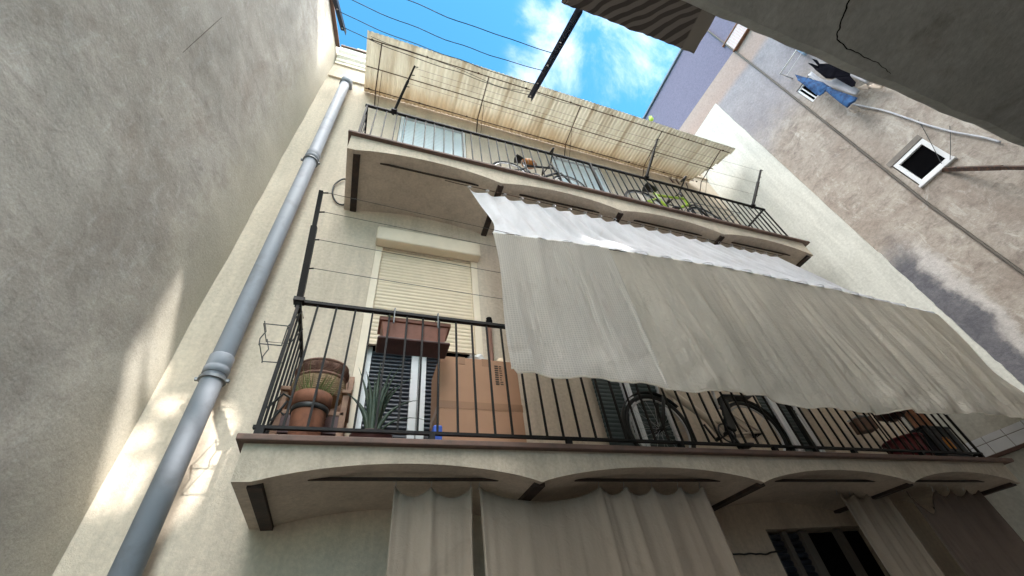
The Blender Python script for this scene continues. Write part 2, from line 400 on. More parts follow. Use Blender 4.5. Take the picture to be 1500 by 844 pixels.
# ------------------------------------------------------------------ the house
house = thing('house', 'cream rendered apartment house with two vaulted balconies and roller shutters', 'house', (2.6, D, ZG))
def holed_wall(mb, x0, x1, z0, z1, y0, y1, holes):
    xs = sorted({x0, x1} | {h[0] for h in holes} | {h[1] for h in holes}); zs = sorted({z0, z1} | {h[2] for h in holes} | {h[3] for h in holes})
    def solid(i, j):
        if not (0 <= i < len(xs) - 1 and 0 <= j < len(zs) - 1): return False
        cx, cz = (xs[i] + xs[i + 1]) / 2, (zs[j] + zs[j + 1]) / 2
        return not any(h[0] < cx < h[1] and h[2] < cz < h[3] for h in holes)
    for i in range(len(xs) - 1):
        for j in range(len(zs) - 1):
            if not solid(i, j): continue
            a, b, c, d = xs[i], xs[i + 1], zs[j], zs[j + 1]
            mb.add([(a, y0, c), (b, y0, c), (b, y0, d), (a, y0, d)], [(0, 1, 2, 3)])
            mb.add([(a, y1, c), (b, y1, c), (b, y1, d), (a, y1, d)], [(3, 2, 1, 0)])
            if not solid(i - 1, j): mb.add([(a, y0, c), (a, y1, c), (a, y1, d), (a, y0, d)], [(3, 2, 1, 0)])
            if not solid(i + 1, j): mb.add([(b, y0, c), (b, y1, c), (b, y1, d), (b, y0, d)], [(0, 1, 2, 3)])
            if not solid(i, j - 1): mb.add([(a, y0, c), (b, y0, c), (b, y1, c), (a, y1, c)], [(3, 2, 1, 0)])
            if not solid(i, j + 1): mb.add([(a, y0, d), (b, y0, d), (b, y1, d), (a, y1, d)], [(0, 1, 2, 3)])
ZTOP = 9.0
doors1 = [(-.13, 1.03, Z1, 3.63), (2.2, 3.12, Z1, 3.45), (4.36, 5.12, Z1, 3.45)]
doors2 = [(-.11, 1.0, Z2, 7.16), (2.62, 3.72, Z2, 7.12), (5.50, 5.60, 7.22, 7.47), (5.655, 5.76, 7.22, 7.47)]
doors0 = [(3.55, 5.0, ZG, .72)]
wb = MB(); holed_wall(wb, -1.9, XW + .3, ZG, ZTOP, D, D + .3, doors1 + doors2 + doors0)
wb.build('wall', M['cream'], house, weld=True)
MB().box(-1.9, XW + .3, D + .42, D + 7, ZG, ZTOP - .25).build('rear_rooms', M['dark'], house)
# cornice
cb = MB()
prof = [(0, 8.42), (.03, 8.42), (.03, 8.50), (.05, 8.53), (.05, 8.62), (.09, 8.68), (.09, 8.76), (.13, 8.84), (.13, 8.985), (0, 8.985)]
vs = [(-1.395, D - a, z) for a, z in prof] + [(XW - .012, D - a, z) for a, z in prof]; n = len(prof)
cb.add(vs, [(i, i + 1, n + i + 1, n + i) for i in range(n - 1)] + [tuple(range(n))[::-1], tuple(range(n, 2 * n))])
cb.build('cornice', M['parapet'], house)
MB().box(-1.39, XW - .014, D - .035, D - .002, 7.80, 7.86).build('string_course', M['cream'], house, bevel=.006)
MB().box(-1.385, XW - .016, D - .16, D - .002, 8.99, 9.03).build('tile_edge', M['trim'], house, bevel=.004)
MB().box(-1.9, XW, D + .10, D + .35, 9.035, 9.62).build('parapet', M['parapet'], house)
rb = MB().box(-1.15, .6, D + .06, D + .42, 9.626, 9.70)
rf = rb.build('parapet_coping', M['trim'], house, bevel=.006)
MB().box(-1.20, .5, D + .10, D + .5, 9.706, 9.86).build('roof_edge', M['rooftile'], house, bevel=.01)

# balconies: segmental jack arches between steel beams
def balcony(z_top, z_spring, rise, bays):
    xa, xb = bays[0], bays[-1]; zt = z_top - .035
    def soff(x):
        for i in range(len(bays) - 1):
            a, b = bays[i], bays[i + 1]
            if a <= x <= b:
                if i == 0: a += .10
                if i == len(bays) - 2: b -= .03
                if x <= a or x >= b: return z_spring
                t = (x - a) / (b - a); return z_spring + rise * (1 - (2 * t - 1) ** 2) ** .85
        return z_spring
    xs = sorted(set([xa, xb] + [xa + (xb - xa) * i / 160 for i in range(161)] + bays))
    m = MB(); n = len(xs)
    # front face strip, soffit, ends, top (vault carried on behind the front rib)
    front = [(x, F, soff(x)) for x in xs] + [(x, F, zt) for x in xs]
    m.add(front, [(i, i + 1, n + i + 1, n + i) for i in range(n - 1)])
    fr = m.build('front_rib', M['beamface'], house)
    m = MB()
    sv = [(x, F + .001, soff(x)) for x in xs] + [(x, D, soff(x)) for x in xs]
    m.add(sv, [(i, n + i, n + i + 1, i + 1) for i in range(n - 1)])
    for x in (xa, xb): m.add([(x, F, soff(x)), (x, D, soff(x)), (x, D, zt), (x, F, zt)], [(0, 1, 2, 3)])
    m.add([(xa, F, zt), (xb, F, zt), (xb, D, zt), (xa, D, zt)], [(0, 1, 2, 3)])
    b = m.build('balcony_slab', M['soffit'], house, smooth=False)
    fr.parent = b; fr.location = Vector()
    # keep the world position of the re-parented rib
    t = MB(); t.box(xa - .035, xb + .13, F - .045, D - .001, zt, z_top).build('tile_edge', M['trim'], b, bevel=.006)
    for i, x in enumerate(bays):
        w = .07
        cx = x + (.10 if i == 0 else (-.05 if i == len(bays) - 1 else 0))
        MB().box(cx - w / 2, cx + w / 2, F + (.05 if i == 0 else .035), D - .002, z_spring - .012, z_spring + .05).build('steel_beam', M['beam'], b)
    for i in range(len(bays) - 1):
        a, c = bays[i], bays[i + 1]; L = c - a
        MB().box(a + L * .17, c - L * .12, F + .13, F + .148, z_spring + rise * .56, z_spring + rise * .56 + .016).build('tie_rod', M['beam'], b)
    return b
bal1 = balcony(Z1, .842, .10, [-.562, 1.085, 2.865, 4.56, 6.165])
bal2 = balcony(Z2, 4.20, .125, [-.555, 1.15, 2.79, 4.46, 6.20])

# shutter box, shutter and glazed door of the left opening
MB().box(-.14, 1.05, D - .13, D - .001, 3.64, 3.86).build('shutter_box', M['shutbox'], house, bevel=.02)
fb = MB(); fb.box(-.128, -.055, D - .012, D + .05, Z1, 3.638); fb.box(.955, 1.028, D - .012, D + .05, Z1, 3.638)
fb.build('shutter_guide', M['shutbox'], house, bevel=.004)
def slats(x0, x1, y, z0, z1, pitch, depth):
    def fn(u, v):
        z = z0 + (z1 - z0) * v; t = ((z1 - z) / pitch) % 1.0
        return (x0 + (x1 - x0) * u, y - depth * (math.sin(math.pi * t) ** .6), z)
    k = int((z1 - z0) / pitch * 8); return MB().grid(1, k, fn)
sh = slats(-.056, .956, D + .035, 2.36, 3.64, .046, .011).build('roller_shutter', M['shutter'], house)
MB().box(-.056, .956, D + .02, D + .045, 2.335, 2.358).build('bottom_rail', M['shutter'], sh)
gd = MB().box(-.054, .954, D + .27, D + .285, Z1, 2.5).build('glazed_door', M['dark'], house)
fr = MB(); 
for a, b in ((-.054, .0), (.36, .425), (.432, .497), (.90, .954)): fr.box(a, b, D + .10, D + .15, Z1, 2.36)
fr.box(.05, .36, D + .11, D + .14, Z1, Z1 + .08); fr.box(.50, .90, D + .11, D + .14, Z1, Z1 + .08)
fr.build('white_frame', M['white'], gd, bevel=.004)
for a, b in ((.003, .358), (.499, .898)):
    slats(a, b, D + .135, Z1, 2.335, .040, .018).build('louvre_leaf', M['louvre'], gd)
# middle and right doors of the lower balcony, half hidden by the awning
def shutter_door(x0, x1, z0, z1, leafw):
    d = MB().box(x0 + .004, x1 - .004, D + .2, D + .215, z0, z1 - .003).build('door', M['dark'], house)
    f = MB(); f.box(x0 + .004, x0 + .05, D + .10, D + .16, z0, z1 - .004); f.box(x1 - .05, x1 - .004, D + .10, D + .16, z0, z1 - .004)
    m = (x0 + x1) / 2; f.box(m - .055, m - .004, D + .1, D + .15, z0, z1 - .004); f.box(m + .004, m + .05, D + .1, D + .15, z0, z1 - .004)
    f.build('white_frame', M['white'], d, bevel=.004)
    for a, b in ((x0 + .052, m - .057), (m + .052, x1 - .052)):
        slats(a, b, D + .14, z0, z1 - .01, .045, .015).build('louvre_leaf', M['greenshut'], d)
    return d
d2 = shutter_door(2.2, 3.12, Z1, 3.45, .4)
s = MB(); s.box(2.06, 2.20, D - .05, D - .01, Z1 + .02, 3.4); 
d3 = shutter_door(4.36, 5.12, Z1, 3.45, .3)
MB().add([(0, 0, 0)], []) 
for x0, x1, d in ((2.14, 2.36, d2), ):
    slats(x0, x1, D - .045, Z1 + .02, 3.4, .045, .012).build('open_leaf', M['greenshut'], d)
# top floor
for x0, x1, z1, mt in ((-.11, 1.0, 7.16, 'palebluedoor'), (2.62, 3.72, 7.12, 'palebluedoor')):
    d = MB().box(x0 + .004, x1 - .004, D + .2, D + .21, Z2, z1 - .003).build('shuttered_door', M['dark'], house)
    f = MB(); f.box(x0 + .004, x0 + .06, D + .03, D + .09, Z2, z1 - .004); f.box(x1 - .06, x1 - .004, D + .03, D + .09, Z2, z1 - .004); f.box(x0 + .062, x1 - .062, D + .03, D + .09, z1 - .07, z1 - .004)
    f.build('white_frame', M['white'], d, bevel=.004)
    slats(x0 + .061, x1 - .061, D + .075, Z2, z1 - .07, .05, .006).build('roller_shutter', M[mt], d)
for x0, x1 in ((5.50, 5.60), (5.655, 5.76)):
    slats(x0, x1, D + .04, 7.22, 7.47, .03, .014).build('vent_louvre', M['saucer'], house)
# ground floor door behind the curtains
gd0 = MB().box(3.554, 4.996, D + .2, D + .215, ZG, .717).build('door', M['dark'], house)
f = MB()
for a, b in ((3.554, 3.62), (3.78, 3.84), (4.0, 4.10), (4.5, 4.56), (4.93, 4.996)): f.box(a, b, D + .05, D + .12, ZG, .71)
f.build('frame', M['cable'], gd0, bevel=.004)
slats(3.62, 3.78, D + .1, ZG, .70, .05, .02).build('louvre_leaf', M['louvre'], gd0)
slats(3.84, 4.0, D + .1, ZG, .70, .05, .02).build('louvre_leaf', M['louvre'], gd0)

# ------------------------------------------------------------------ left side wall, opening outwards by ten degrees
def lx(y): return -1.41 - .176 * (D - y)
lw = thing('side_wall', 'tall grey rough stucco wall along the left side of the courtyard', 'wall', (-2.2, 0, ZG))
NY, NZ = 90, 130
def lfn(u, v):
    y = -6 + (D + .02 + 6) * u; z = ZG + (8.78 - ZG) * v
    w = .02 * nz(y * .9, z * .7, 3) + .008 * nz(y * 3.1, z * 2.7, 9)
    return (lx(y) + w * (1 if 0 < v < 1 else .4), y, z)
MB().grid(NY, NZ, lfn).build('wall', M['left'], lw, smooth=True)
b = MB(); q = [(lx(D) - .02, D), (lx(-6) - .02, -6), (lx(-6) - .35, -6), (lx(D) - .35, D)]
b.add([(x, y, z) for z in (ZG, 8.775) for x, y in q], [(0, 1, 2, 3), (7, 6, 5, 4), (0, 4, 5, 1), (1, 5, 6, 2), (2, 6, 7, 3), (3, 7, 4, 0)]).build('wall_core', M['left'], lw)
q = [(lx(D) + .035, D - .17), (lx(-6) + .035, -6), (lx(-6) - .4, -6), (lx(D) - .4, D - .17)]
b = MB(); b.add([(x, y, z) for z in (8.79, 8.83) for x, y in q], [(0, 1, 2, 3), (7, 6, 5, 4), (0, 4, 5, 1), (1, 5, 6, 2), (2, 6, 7, 3), (3, 7, 4, 0)]).build('coping', M['trim'], lw, bevel=.006)
def ribbon(pts, ws):
    mb = MB(); n = len(pts)
    return pts, ws
m = MB(); 
def wallstreak(y0, z0, y1, z1, w):
    k = 14; L = []
    for i in range(k + 1):
        t = i / k; y = y0 + (y1 - y0) * t; z = z0 + (z1 - z0) * t + .01 * nz(t * 6, 1); ww = w * (.25 + math.sin(math.pi * t) * .8) * (1 + .5 * nz(t * 9, 4))
        L.append((y, z, ww))
    vs = []
    for y, z, ww in L: vs += [(lx(y) + .028, y, z - ww), (lx(y) + .028, y, z + ww)]
    return MB().add(vs, [(2 * i, 2 * i + 1, 2 * i + 3, 2 * i + 2) for i in range(k)])
wallstreak(1.615, 3.66, 1.575, 4.46, .045).build('rust_streak', M['stainbrown'], lw, solid=.002)

# ------------------------------------------------------------------ drainpipe
PX, PY, PR = -1.045, 3.05, .072
dp = thing('drainpipe', 'long grey plastic drainpipe running up the house front beside the left corner', 'drainpipe', (PX, PY, ZG))
MB().tube([(PX, PY, ZG), (PX, PY, 7.35)], PR, 28).build('pipe', M['pvc'], dp, smooth=True)
for z in (1.80, 4.86): 
    MB().lathe([(PR + .001, 0), (PR + .010, .004), (PR + .012, .05), (PR + .006, .06), (PR + .009, .065), (PR + .009, .15), (PR + .002, .16)], (PX, PY, z), 28).build('socket', M['pvc'], dp, smooth=True)
    c = MB().lathe([(PR + .003, 0), (PR + .016, .001), (PR + .016, .022), (PR + .003, .023)], (PX, PY, z - .05), 28)
    c.box(PX - PR - .035, PX - PR - .008, PY - .012, PY + .012, z - .048, z - .028); c.box(PX + PR + .008, PX + PR + .035, PY - .012, PY + .012, z - .048, z - .028)
    c.box(PX - .01, PX + .01, PY + PR, D, z - .048, z - .03)
    c.build('clamp', M['greyiron'], dp)
MB().tube([(PX, PY, 7.28), (PX, PY, 7.281), (PX, PY, 7.44), (PX, PY + .012, 7.50), (PX, PY + .05, 7.545), (PX, PY + .10, 7.56), (PX, D + .02, 7.565)], [PR + .001, PR + .014, PR + .014, PR + .012, PR + .010, PR + .010, PR + .010], 28).build('elbow', M['pvc'], dp, smooth=True)

# ------------------------------------------------------------------ balcony railings
def railing(label, z0, z1, xl, xr, group='iron balcony railings', skip=()):
    yb = F + .03
    t = thing('balcony_railing', label, 'railing', ((xl + xr) / 2, yb, z0), group)
    MB().box(xl - .022, xr + .022, yb - .017, yb + .017, z1 - .014, z1 + .014).build('handrail', M['iron'], t, bevel=.003)
    MB().box(xl - .022, xr + .022, yb - .012, yb + .012, z0 + .058, z0 + .076).build('bottom_rail', M['iron'], t)
    for x in (xl, xr):
        MB().box(x - .011, x + .011, yb + .0175, D - .002, z1 - .014, z1 + .014).build('side_rail', M['iron'], t)
        MB().box(x - .009, x + .009, yb + .0125, D - .002, z0 + .058, z0 + .076).build('side_rail', M['iron'], t)
        p = MB(); p.box(x - .010, x + .010, yb - .010, yb + .010, z0, z1 - .0145); p.build('corner_post', M['iron'], t)
    nb = int(round((xr - xl) / .122)); proto = None
    for i in range(1, nb):
        x = xl + (xr - xl) * i / nb
        if i in skip:
            MB().box(x - .016, x + .016, yb - .016, yb + .016, z0, z1 - .0145).build('mid_post', M['iron'], t); continue
        if proto is None:
            proto = MB().box(x - .0065, x + .0065, yb - .0065, yb + .0065, z0 + .0765, z1 - .0145).build('baluster', M['iron'], t); x0 = x
        else: part_copy(proto, t, (x - x0 + random.uniform(-.005, .005), random.uniform(-.002, .002), 0))
    for x in (xl, xr):
        for k in range(1, 7): 
            y = yb + (D - yb) * k / 7; part_copy(proto, t, (x - x0, y - yb, 0))
    for k in range(8):
        x = xl + .02 + (xr - xl - .04) * k / 7
        m = MB().box(x - .018, x + .018, yb - .018, yb + .018, z0 + .001, z0 + .0575); m.build('foot', M['iron'], t)
    return t
railing('long black iron railing of the lower balcony, its right part under the awning', Z1, 2.055, -.53, 5.99, skip=(34,))
railing('long thin railing of the upper balcony with bicycles behind it', Z2, 5.38, -.50, 6.04, skip=(26,))

# ------------------------------------------------------------------ clothes-line posts and wires
def post(label, p, q, r, group, mat='iron', cap=False):
    t = thing('clothes_line_post', label, 'clothes post', p, group)
    p, q = Vector(p), Vector(q); d = (q - p).normalized()
    MB().bar(p - d * .05, q, r * 1.6, r * 1.6).build('arm', M[mat], t)
    MB().bar(p - d * .05, p + (q - p) * .66, r * 2.3, r * 2.3).build('sleeve', M[mat], t)
    cl = MB().box(p.x - .035, p.x + .035, p.y - .03, p.y + .03, p.z - .02, p.z + .012); cl.build('clamp', M[mat], t)
    for k in (.28, .54, .8, .985):
        c = p.lerp(q, k); MB().tube([c + Vector((.012, 0, 0)), c + Vector((.05, -.005, .006))], .006, 6).build('hook', M[mat], t)
    return p, q
p1, q1 = post('black iron post leaning outward from the left corner of the lower railing', (-.53, F + .02, 2.06), (-.53, 1.985, 2.775), .018, 'leaning clothes posts')
p2, q2 = Vector((5.97, F + .02, 2.06)), Vector((5.97, 2.06, 2.76))
def wire(label, a, b, sag, r=.0028, mat='wire', group='clothes lines', name='clothes_line', wob=0):
    a, b = Vector(a), Vector(b); pts = []
    for i in range(25):
        t = i / 24; p = a.lerp(b, t); p.z -= sag * 4 * t * (1 - t); p.z += wob * nz(t * 7, a.x, a.z) * math.sin(math.pi * t); pts.append(p)
    o = MB().tube(pts, r, 5).build(name, M[mat], None, smooth=True); tag(o, label, 'clothes line', group); return o
lab = ['lowest wire stretched between the leaning posts, just above the lower railing', 'second wire above the lower railing, crossing the beige roller shutter', 'third wire above the lower railing, crossing the top of the shutter box', 'topmost pale wire from the left leaning post to the awning']
for k, l in zip((.28, .54, .8, .985), lab):
    a = p1.lerp(q1, k) + Vector((.045, -.005, .006)); b_ = p2.lerp(q2, k)
    b_ = b_ + (Vector((0, .04, -.02)) if k > .9 else Vector())
    wire(l, a, b_, .03 + .02 * (1 - k), .0024)
uposts = []
for l, x in (('black iron post leaning out from the left part of the upper railing', -.175), ('black iron post leaning out from the middle of the upper railing', 3.64), ('black iron post leaning out from the right end of the upper railing', 5.80)):
    uposts.append(post(l, (x, F + .02, 5.40), (x + .165, 2.0, 5.945), .013 if x < 5 else .016, 'leaning clothes posts'))
for k, l in zip((.3, .62, .96), ('lowest wire above the upper railing, end near the right post', 'middle wire between the leaning posts of the upper railing', 'topmost wire between the leaning posts of the upper railing')):
    wire(l, uposts[0][0].lerp(uposts[0][1], k), uposts[2][0].lerp(uposts[2][1], k), .05, .002, wob=.03)

# ------------------------------------------------------------------ corrugated canopy over the top floor
cp = thing('canopy', 'corrugated translucent cream canopy on thin iron bars over the upper balcony', 'canopy', (2.8, D, 7.5))
def cz(x, y):  # underside height
    t = (D - y) / 1.0; return 7.57 - .02 * (x + .78) - .13 * t
def canopy():
    x0, x1, y0, y1 = -.78, 6.42, 2.2, D - .005; pitch = .076; nx = int((x1 - x0) / pitch * 8); ny = 14; mb = MB(); b = {}
    def pt(i, j):
        x = x0 + (x1 - x0) * i / nx; y = y0 + (y1 - y0) * j / ny
        z = cz(x, y) + .020 + .0135 * math.cos(2 * math.pi * (x - x0) / pitch) + .004 * nz(x * .8, y * 2, 5)
        return (x, y, z)
    for j in range(ny):
        for i in range(nx):
            x = x0 + (x1 - x0) * (i + .5) / nx; t = (j + .5) / ny
            cut = 6.42 - max(0, t - .14) * .42 + .05 * nz(t * 8, 3)
            if t > .75: cut -= (t - .75) * .2
            if x > cut: continue
            ids = []
            for di, dj in ((0, 0), (1, 0), (1, 1), (0, 1)):
                k = (i + di, j + dj)
                if k not in b: b[k] = len(mb.v); mb.v.append(Vector(pt(*k)))
                ids.append(b[k])
            mb.f.append(tuple(ids))
    return mb
canopy().build('corrugated_sheet', M['corr'], cp, smooth=True, solid=.003)
for y, x1 in ((2.31, 6.34), (2.74, 6.3), (3.12, 6.1)):
    MB().tube([(x, y, cz(x, y) - .012) for x in (-.76, 1, 2.8, 4.5, x1)], .0085, 6).build('purlin', M['rustiron'], cp)
for x in (-.55, 1.2, 2.93, 4.68, 6.1):
    m = MB().tube([(x, 2.31, cz(x, 2.31) - .03), (x - .02, 3.0, 7.29 - .02 * x), (x, D, 7.12 - .02 * x)], .0095, 6)
    m.build('bracket', M['rustiron'], cp)
    MB().tube([(x + .04, 2.74, cz(x, 2.74) - .02), (x + .06, D - .002, 6.95 - .02 * x)], .004, 5).build('stay', M['rustiron'], cp)
for i in range(9):
    x = -.7 + i * .86
    for y in (2.31, 3.12): 
        if x < 6.2: MB().blob((x, y, cz(x, y) - .002), .022, .018, .014, 8, 6).build('fixing', M['rustiron'], cp)
wire('loose black cable hanging in waves under the front edge of the canopy', (-.72, 2.26, cz(-.7, 2.26) - .03), (3.2, 2.28, cz(3.2, 2.28) - .08), .22, .004, 'blackwire', None, 'loose_cable', .25)
wire('thin wire stretched under the middle of the canopy', (.1, 2.6, 7.36), (6.2, 2.6, 7.2), .03, .0025, 'rustiron', None, 'loose_wire', .05)

# ------------------------------------------------------------------ awning between the balconies
aw = thing('awning', 'large off white cloth awning hanging from the upper balcony over the lower railing', 'awning', (3.7, 2.2, 2.0))
FX0, FX1, YF, ZF = .80, 6.70, 2.0, 2.74
def foldz(x):
    t = (x - FX0) / (FX1 - FX0); return 2.70 + .13 * math.sin(math.pi * min(1, t * 1.0)) ** .9 + .06 * t - .012 * abs(math.sin(x * 1.9))
def upfn(u, v):
    # v = 0 at the rings, 1 at the fold
    xt = .78 + (5.46 - .78) * u; xf = FX0 + (FX1 - FX0) * u
    nring = 22; ph = u * nring
    sc_ = abs(math.sin(math.pi * ph)) ** .8
    top = Vector((xt, 2.485 + .012 * sc_, 4.085 - .05 * sc_ * (1 if u < .93 else .6)))
    fo = Vector((xf, YF, foldz(xf)))
    p = top.lerp(fo, v)
    sagv = math.sin(math.pi * v)
    p.z -= .12 * sagv * (1 + .6 * (1 - u)); p.x += .10 * sagv * (1 - u) ** 6
    if u > .8: p.z -= .10 * sagv * (u - .8) / .2
    fade = max(0, 1 - v * .9)
    p.y += (.034 * math.sin(2 * math.pi * ph * 1.0 + .6) + .035 * nz(u * 30, v * .6, 2)) * (.35 + .65 * v ** .5) * (1 - .4 * v) 
    p.y += .05 * nz(u * 5 + v, v * 2, 7) * sagv + .018 * nz(u * 60, v * 2.2, 4) * sagv
    return p
MB().grid(420, 40, upfn).build('upper_cloth', M['awn_top'], aw, smooth=True, solid=.003)
def pleat(x, v, k):
    xs = x - .10 * v
    a = .075 * nz(xs * 3.3, v * .5, 1 + k) + .055 * nz(xs * 7.5, v * .6, 3 + k) + .018 * nz(xs * 19, v * .8, 6)
    a += .020 * (1 - min(1, abs(nz(xs * 5.5, v * .5, 14 + k)) * 2.2)) ** 4
    a += .06 * nz(x * 1.3, v * .9, 11)
    a *= 1 - .5 * v ** 3
    rum = max(0, v - .6) / .4
    a += rum * (.020 * nz(x * 4 + v * 5, v * 7, 21) + .005 * nz(x * 13 + v * 12, v * 15, 31))
    return a
def low1(u, v):
    x0 = .80; x1 = 1.93; x = x0 + (x1 - x0) * u; zb = 1.275 + .03 * math.sin(u * 2.5 + .4) + .008 * math.sin(u * 17)
    if u < .03: zb += .03
    z = foldz(x) - .004 + (zb - foldz(x)) * v
    dx = .012 * math.sin(v * 5) * (1 - u) * 1.5 - .06 * v * (1 - v) * 0 
    return (x + dx - .03 * v * u, YF - .028 * v - .006 + pleat(x, v, 0) * .8 * (.12 + .88 * v ** .7) - .05 * v, z)
MB().grid(120, 90, low1).build('mesh_panel', M['awn_mesh'], aw, smooth=True, solid=.003)
def low2(u, v):
    x0 = 1.80; x1 = 6.72; x = x0 + (x1 - x0) * u
    zb = 1.30 + .035 * math.sin(u * 9 + 1) - .006 * math.sin(u * 31) + .015 * nz(u * 9, 2)
    if u > .8: zb += .10 * ((u - .8) / .2) ** 2
    z = foldz(x) - .004 + (zb - foldz(x)) * v
    a = pleat(x, v, 3) * (.10 + .9 * v ** .8)
    # U-shaped drape towards the wall end
    k = max(0, (u - .72) / .28)
    a = a * (1 - .6 * k) + k * .05 * math.sin(((u - 1.02) ** 2 * 240 + (v - .15) ** 2 * 7) * 1.15) * (v * (1.15 - v)) * 2.2
    bulge = -.06 * math.exp(-((u - .52) / .03) ** 2) * v
    return (x + .03 * v * (1 - u), YF + a + bulge, z)
MB().grid(420, 90, low2).build('hanging_panel', M['awn_low'], aw, smooth=True, solid=.003)
for nm, fn_, k_ in (('hem', low1, 60), ('hem', low2, 200)):
    MB().tube([Vector(fn_(i / k_, 1.0)) for i in range(k_ + 1)], .006, 6).build(nm, M['awn_low'], aw, True)
MB().tube([Vector(low2(.999, j / 40)) for j in range(41)], .005, 6).build('hem', M['awn_low'], aw, True)
hb = MB(); hb.tube([(FX0 + (FX1 - FX0) * i / 30, YF + .008, foldz(FX0 + (FX1 - FX0) * i / 30) - .005) for i in range(31)], .007, 6)
hb.build('fold_wire', M['wire'], aw)
MB().tube([(.5, 2.50, 4.16), (.62, 2.49, 4.135), (5.55, 2.49, 4.125), (5.7, 2.50, 4.2)], .005, 6).build('ring_wire', M['rustiron'], aw)
for i in range(23):
    x = .78 + (5.46 - .78) * i / 22
    MB().ring((x, 2.487, 4.108), .020, .0032, (0.3, 1, 0), 12, 5).build('ring', M['bike_metal'], aw)

# ------------------------------------------------------------------ curtains below the lower balcony
def curtain(label, x0, x1, y, ztop, zbot, hooks, mat, amp, seed, lean=0, dips=None, nu=110):
    t = thing('curtain', label, 'curtain', ((x0 + x1) / 2, y, ztop), 'curtains hanging under the lower balcony')
    hk = [(h - x0) / (x1 - x0) for h in hooks]
    def sag(u):
        for a, b in zip(hk[:-1], hk[1:]):
            if a <= u <= b:
                w = (b - a) * (x1 - x0); q = (u - a) / (b - a); return w * (.24 if w < .3 else .10) * (4 * q * (1 - q)) ** .8
        return 0
    if dips: sag0 = sag; sag = lambda u: sag0(u) + sum(h * math.exp(-((u - c) / w) ** 2) for c, w, h in dips)
    def near(u): return min(abs(u - h) for h in hk) * (x1 - x0)
    def fn(u, v):
        x = x0 + (x1 - x0) * u; zt = ztop - sag(u); z = zt + (zbot - zt) * v
        d = near(u)
        f = 0
        for h_ in hk:
            e = (u - h_) * (x1 - x0) / (.05 + .10 * v); ph_ = nz(h_ * 9, seed) * 2
            f -= amp * (.9 + .8 * nz(h_ * 17, seed + 2)) * math.exp(-e * e) * (1 + .35 * math.cos(e * 5 + ph_))
        f += amp * (1.5 * nz(x * 5 + seed, v * .5, seed) + .8 * nz(x * 13, v * .6, seed + 3) + .3 * nz(x * 34, v * .8, seed + 5)) * (.2 + min(1, v * 3))
        return (x + lean * v + .02 * nz(v * 3, u * 4, seed), y + f, z)
    MB().grid(nu, 60, fn).build('cloth', M[mat], t, smooth=True, solid=.003)
    for h in hooks:
        m = MB().tube([(h, y + .004, ztop - .01), (h + .004, y - .012, ztop + .025), (h, y - .004, ztop + .06), (h - .008, y + .01, ztop + .035)], .003, 5)
        m.build('hook', M['bike_metal'], t)
ZC = .885
curtain('narrow grey curtain, leftmost of those hanging under the lower balcony', .235, .70, 2.62, ZC, ZG + .12, [.24, .45, .695], 'curtain', .022, 1)
curtain('widest grey curtain, hanging under the middle of the lower balcony', .745, 2.47, 2.62, ZC, ZG + .1, [.75, 1.60, 1.80, 2.03, 2.26, 2.46], 'curtain', .024, 5, .02)
curtain('dark greenish pleated curtain, narrow, right of the dark ground floor door', 4.12, 4.72, 2.80, ZC, ZG + .1, [4.13, 4.3, 4.48, 4.6, 4.71], 'curtain', .03, 9)
curtain('brown curtain drooping at its left end, rightmost under the lower balcony', 4.90, 6.05, 2.72, ZC, ZG + .1, [4.91, 5.36, 5.6, 5.85, 6.04], 'curtain_dark', .022, 14, 0, [(.18, .12, .16)])
wire('thin black cable crossing the dark ground floor wall right of the widest curtain', (3.05, D - .01, .55), (3.66, D - .012, .56), .02, .007, 'blackwire', None, 'wall_cable', .02)

# ------------------------------------------------------------------ things on the lower balcony
FZ = Z1 + .002
# armchair with stacked wicker baskets
ch = thing('armchair', 'wooden armchair in the left corner of the lower balcony carrying wicker baskets', 'chair', (-.31, 2.9, FZ))
for x in (-.50, -.125):
    MB().bar((x, 2.72, FZ), (x, 2.72, 1.515), .04, .04).build('leg', M['wood'], ch, bevel=.004)
    MB().bar((x, 3.08, FZ), (x, 3.16, 1.93), .04, .04).build('leg', M['wood'], ch, bevel=.004)
    MB().box(x - .03, x + .03, 2.68, 3.12, 1.517, 1.545).build('arm', M['wood'], ch, bevel=.005)
MB().box(-.51, -.115, 2.70, 3.1, 1.36, 1.39).build('seat', M['wood'], ch, bevel=.005)
MB().box(-.48, -.145, 2.705, 2.73, 1.24, 1.358).build('apron', M['saucer'], ch)
MB().box(-.48, -.145, 3.10, 3.13, 1.55, 1.90).build('backrest', M['wood'], ch, bevel=.005)
def basket(label, c, rx, ry, h, mat, z):
    def pr(r): return r
    mb = MB()
    n = 56
    rows = []
    for j in range(21):
        v = j / 20; k = .80 + .2 * math.sin(math.pi * (.15 + .7 * v)); z_ = z + h * v + .004 * math.sin(j * 3.1)
        rows.append([(c[0] + rx * k * (1 + .03 * (((i // 2) + j) % 2)) * math.cos(2 * math.pi * i / n), c[1] + ry * k * (1 + .03 * (((i // 2) + j) % 2)) * math.sin(2 * math.pi * i / n), z_) for i in range(n)])
    b = len(mb.v)
    for r in rows: mb.v += [Vector(p) for p in r]
    for j in range(20):
        for i in range(n): mb.f.append((b + j * n + i, b + j * n + (i + 1) % n, b + (j + 1) * n + (i + 1) % n, b + (j + 1) * n + i))
    mb.f.append(tuple(range(b, b + n))[::-1])
    t = thing('basket', label, 'basket', (c[0], c[1], z), 'stacked wicker baskets'); mb.build('body', M[mat], t)
    rim = MB(); pts = [(c[0] + rx * .9 * math.cos(a), c[1] + ry * .9 * math.sin(a), z + h) for a in [2 * math.pi * i / 32 for i in range(33)]]
    rim.tube(pts, .014, 6); rim.build('rim', M['wickered'], t, smooth=True)
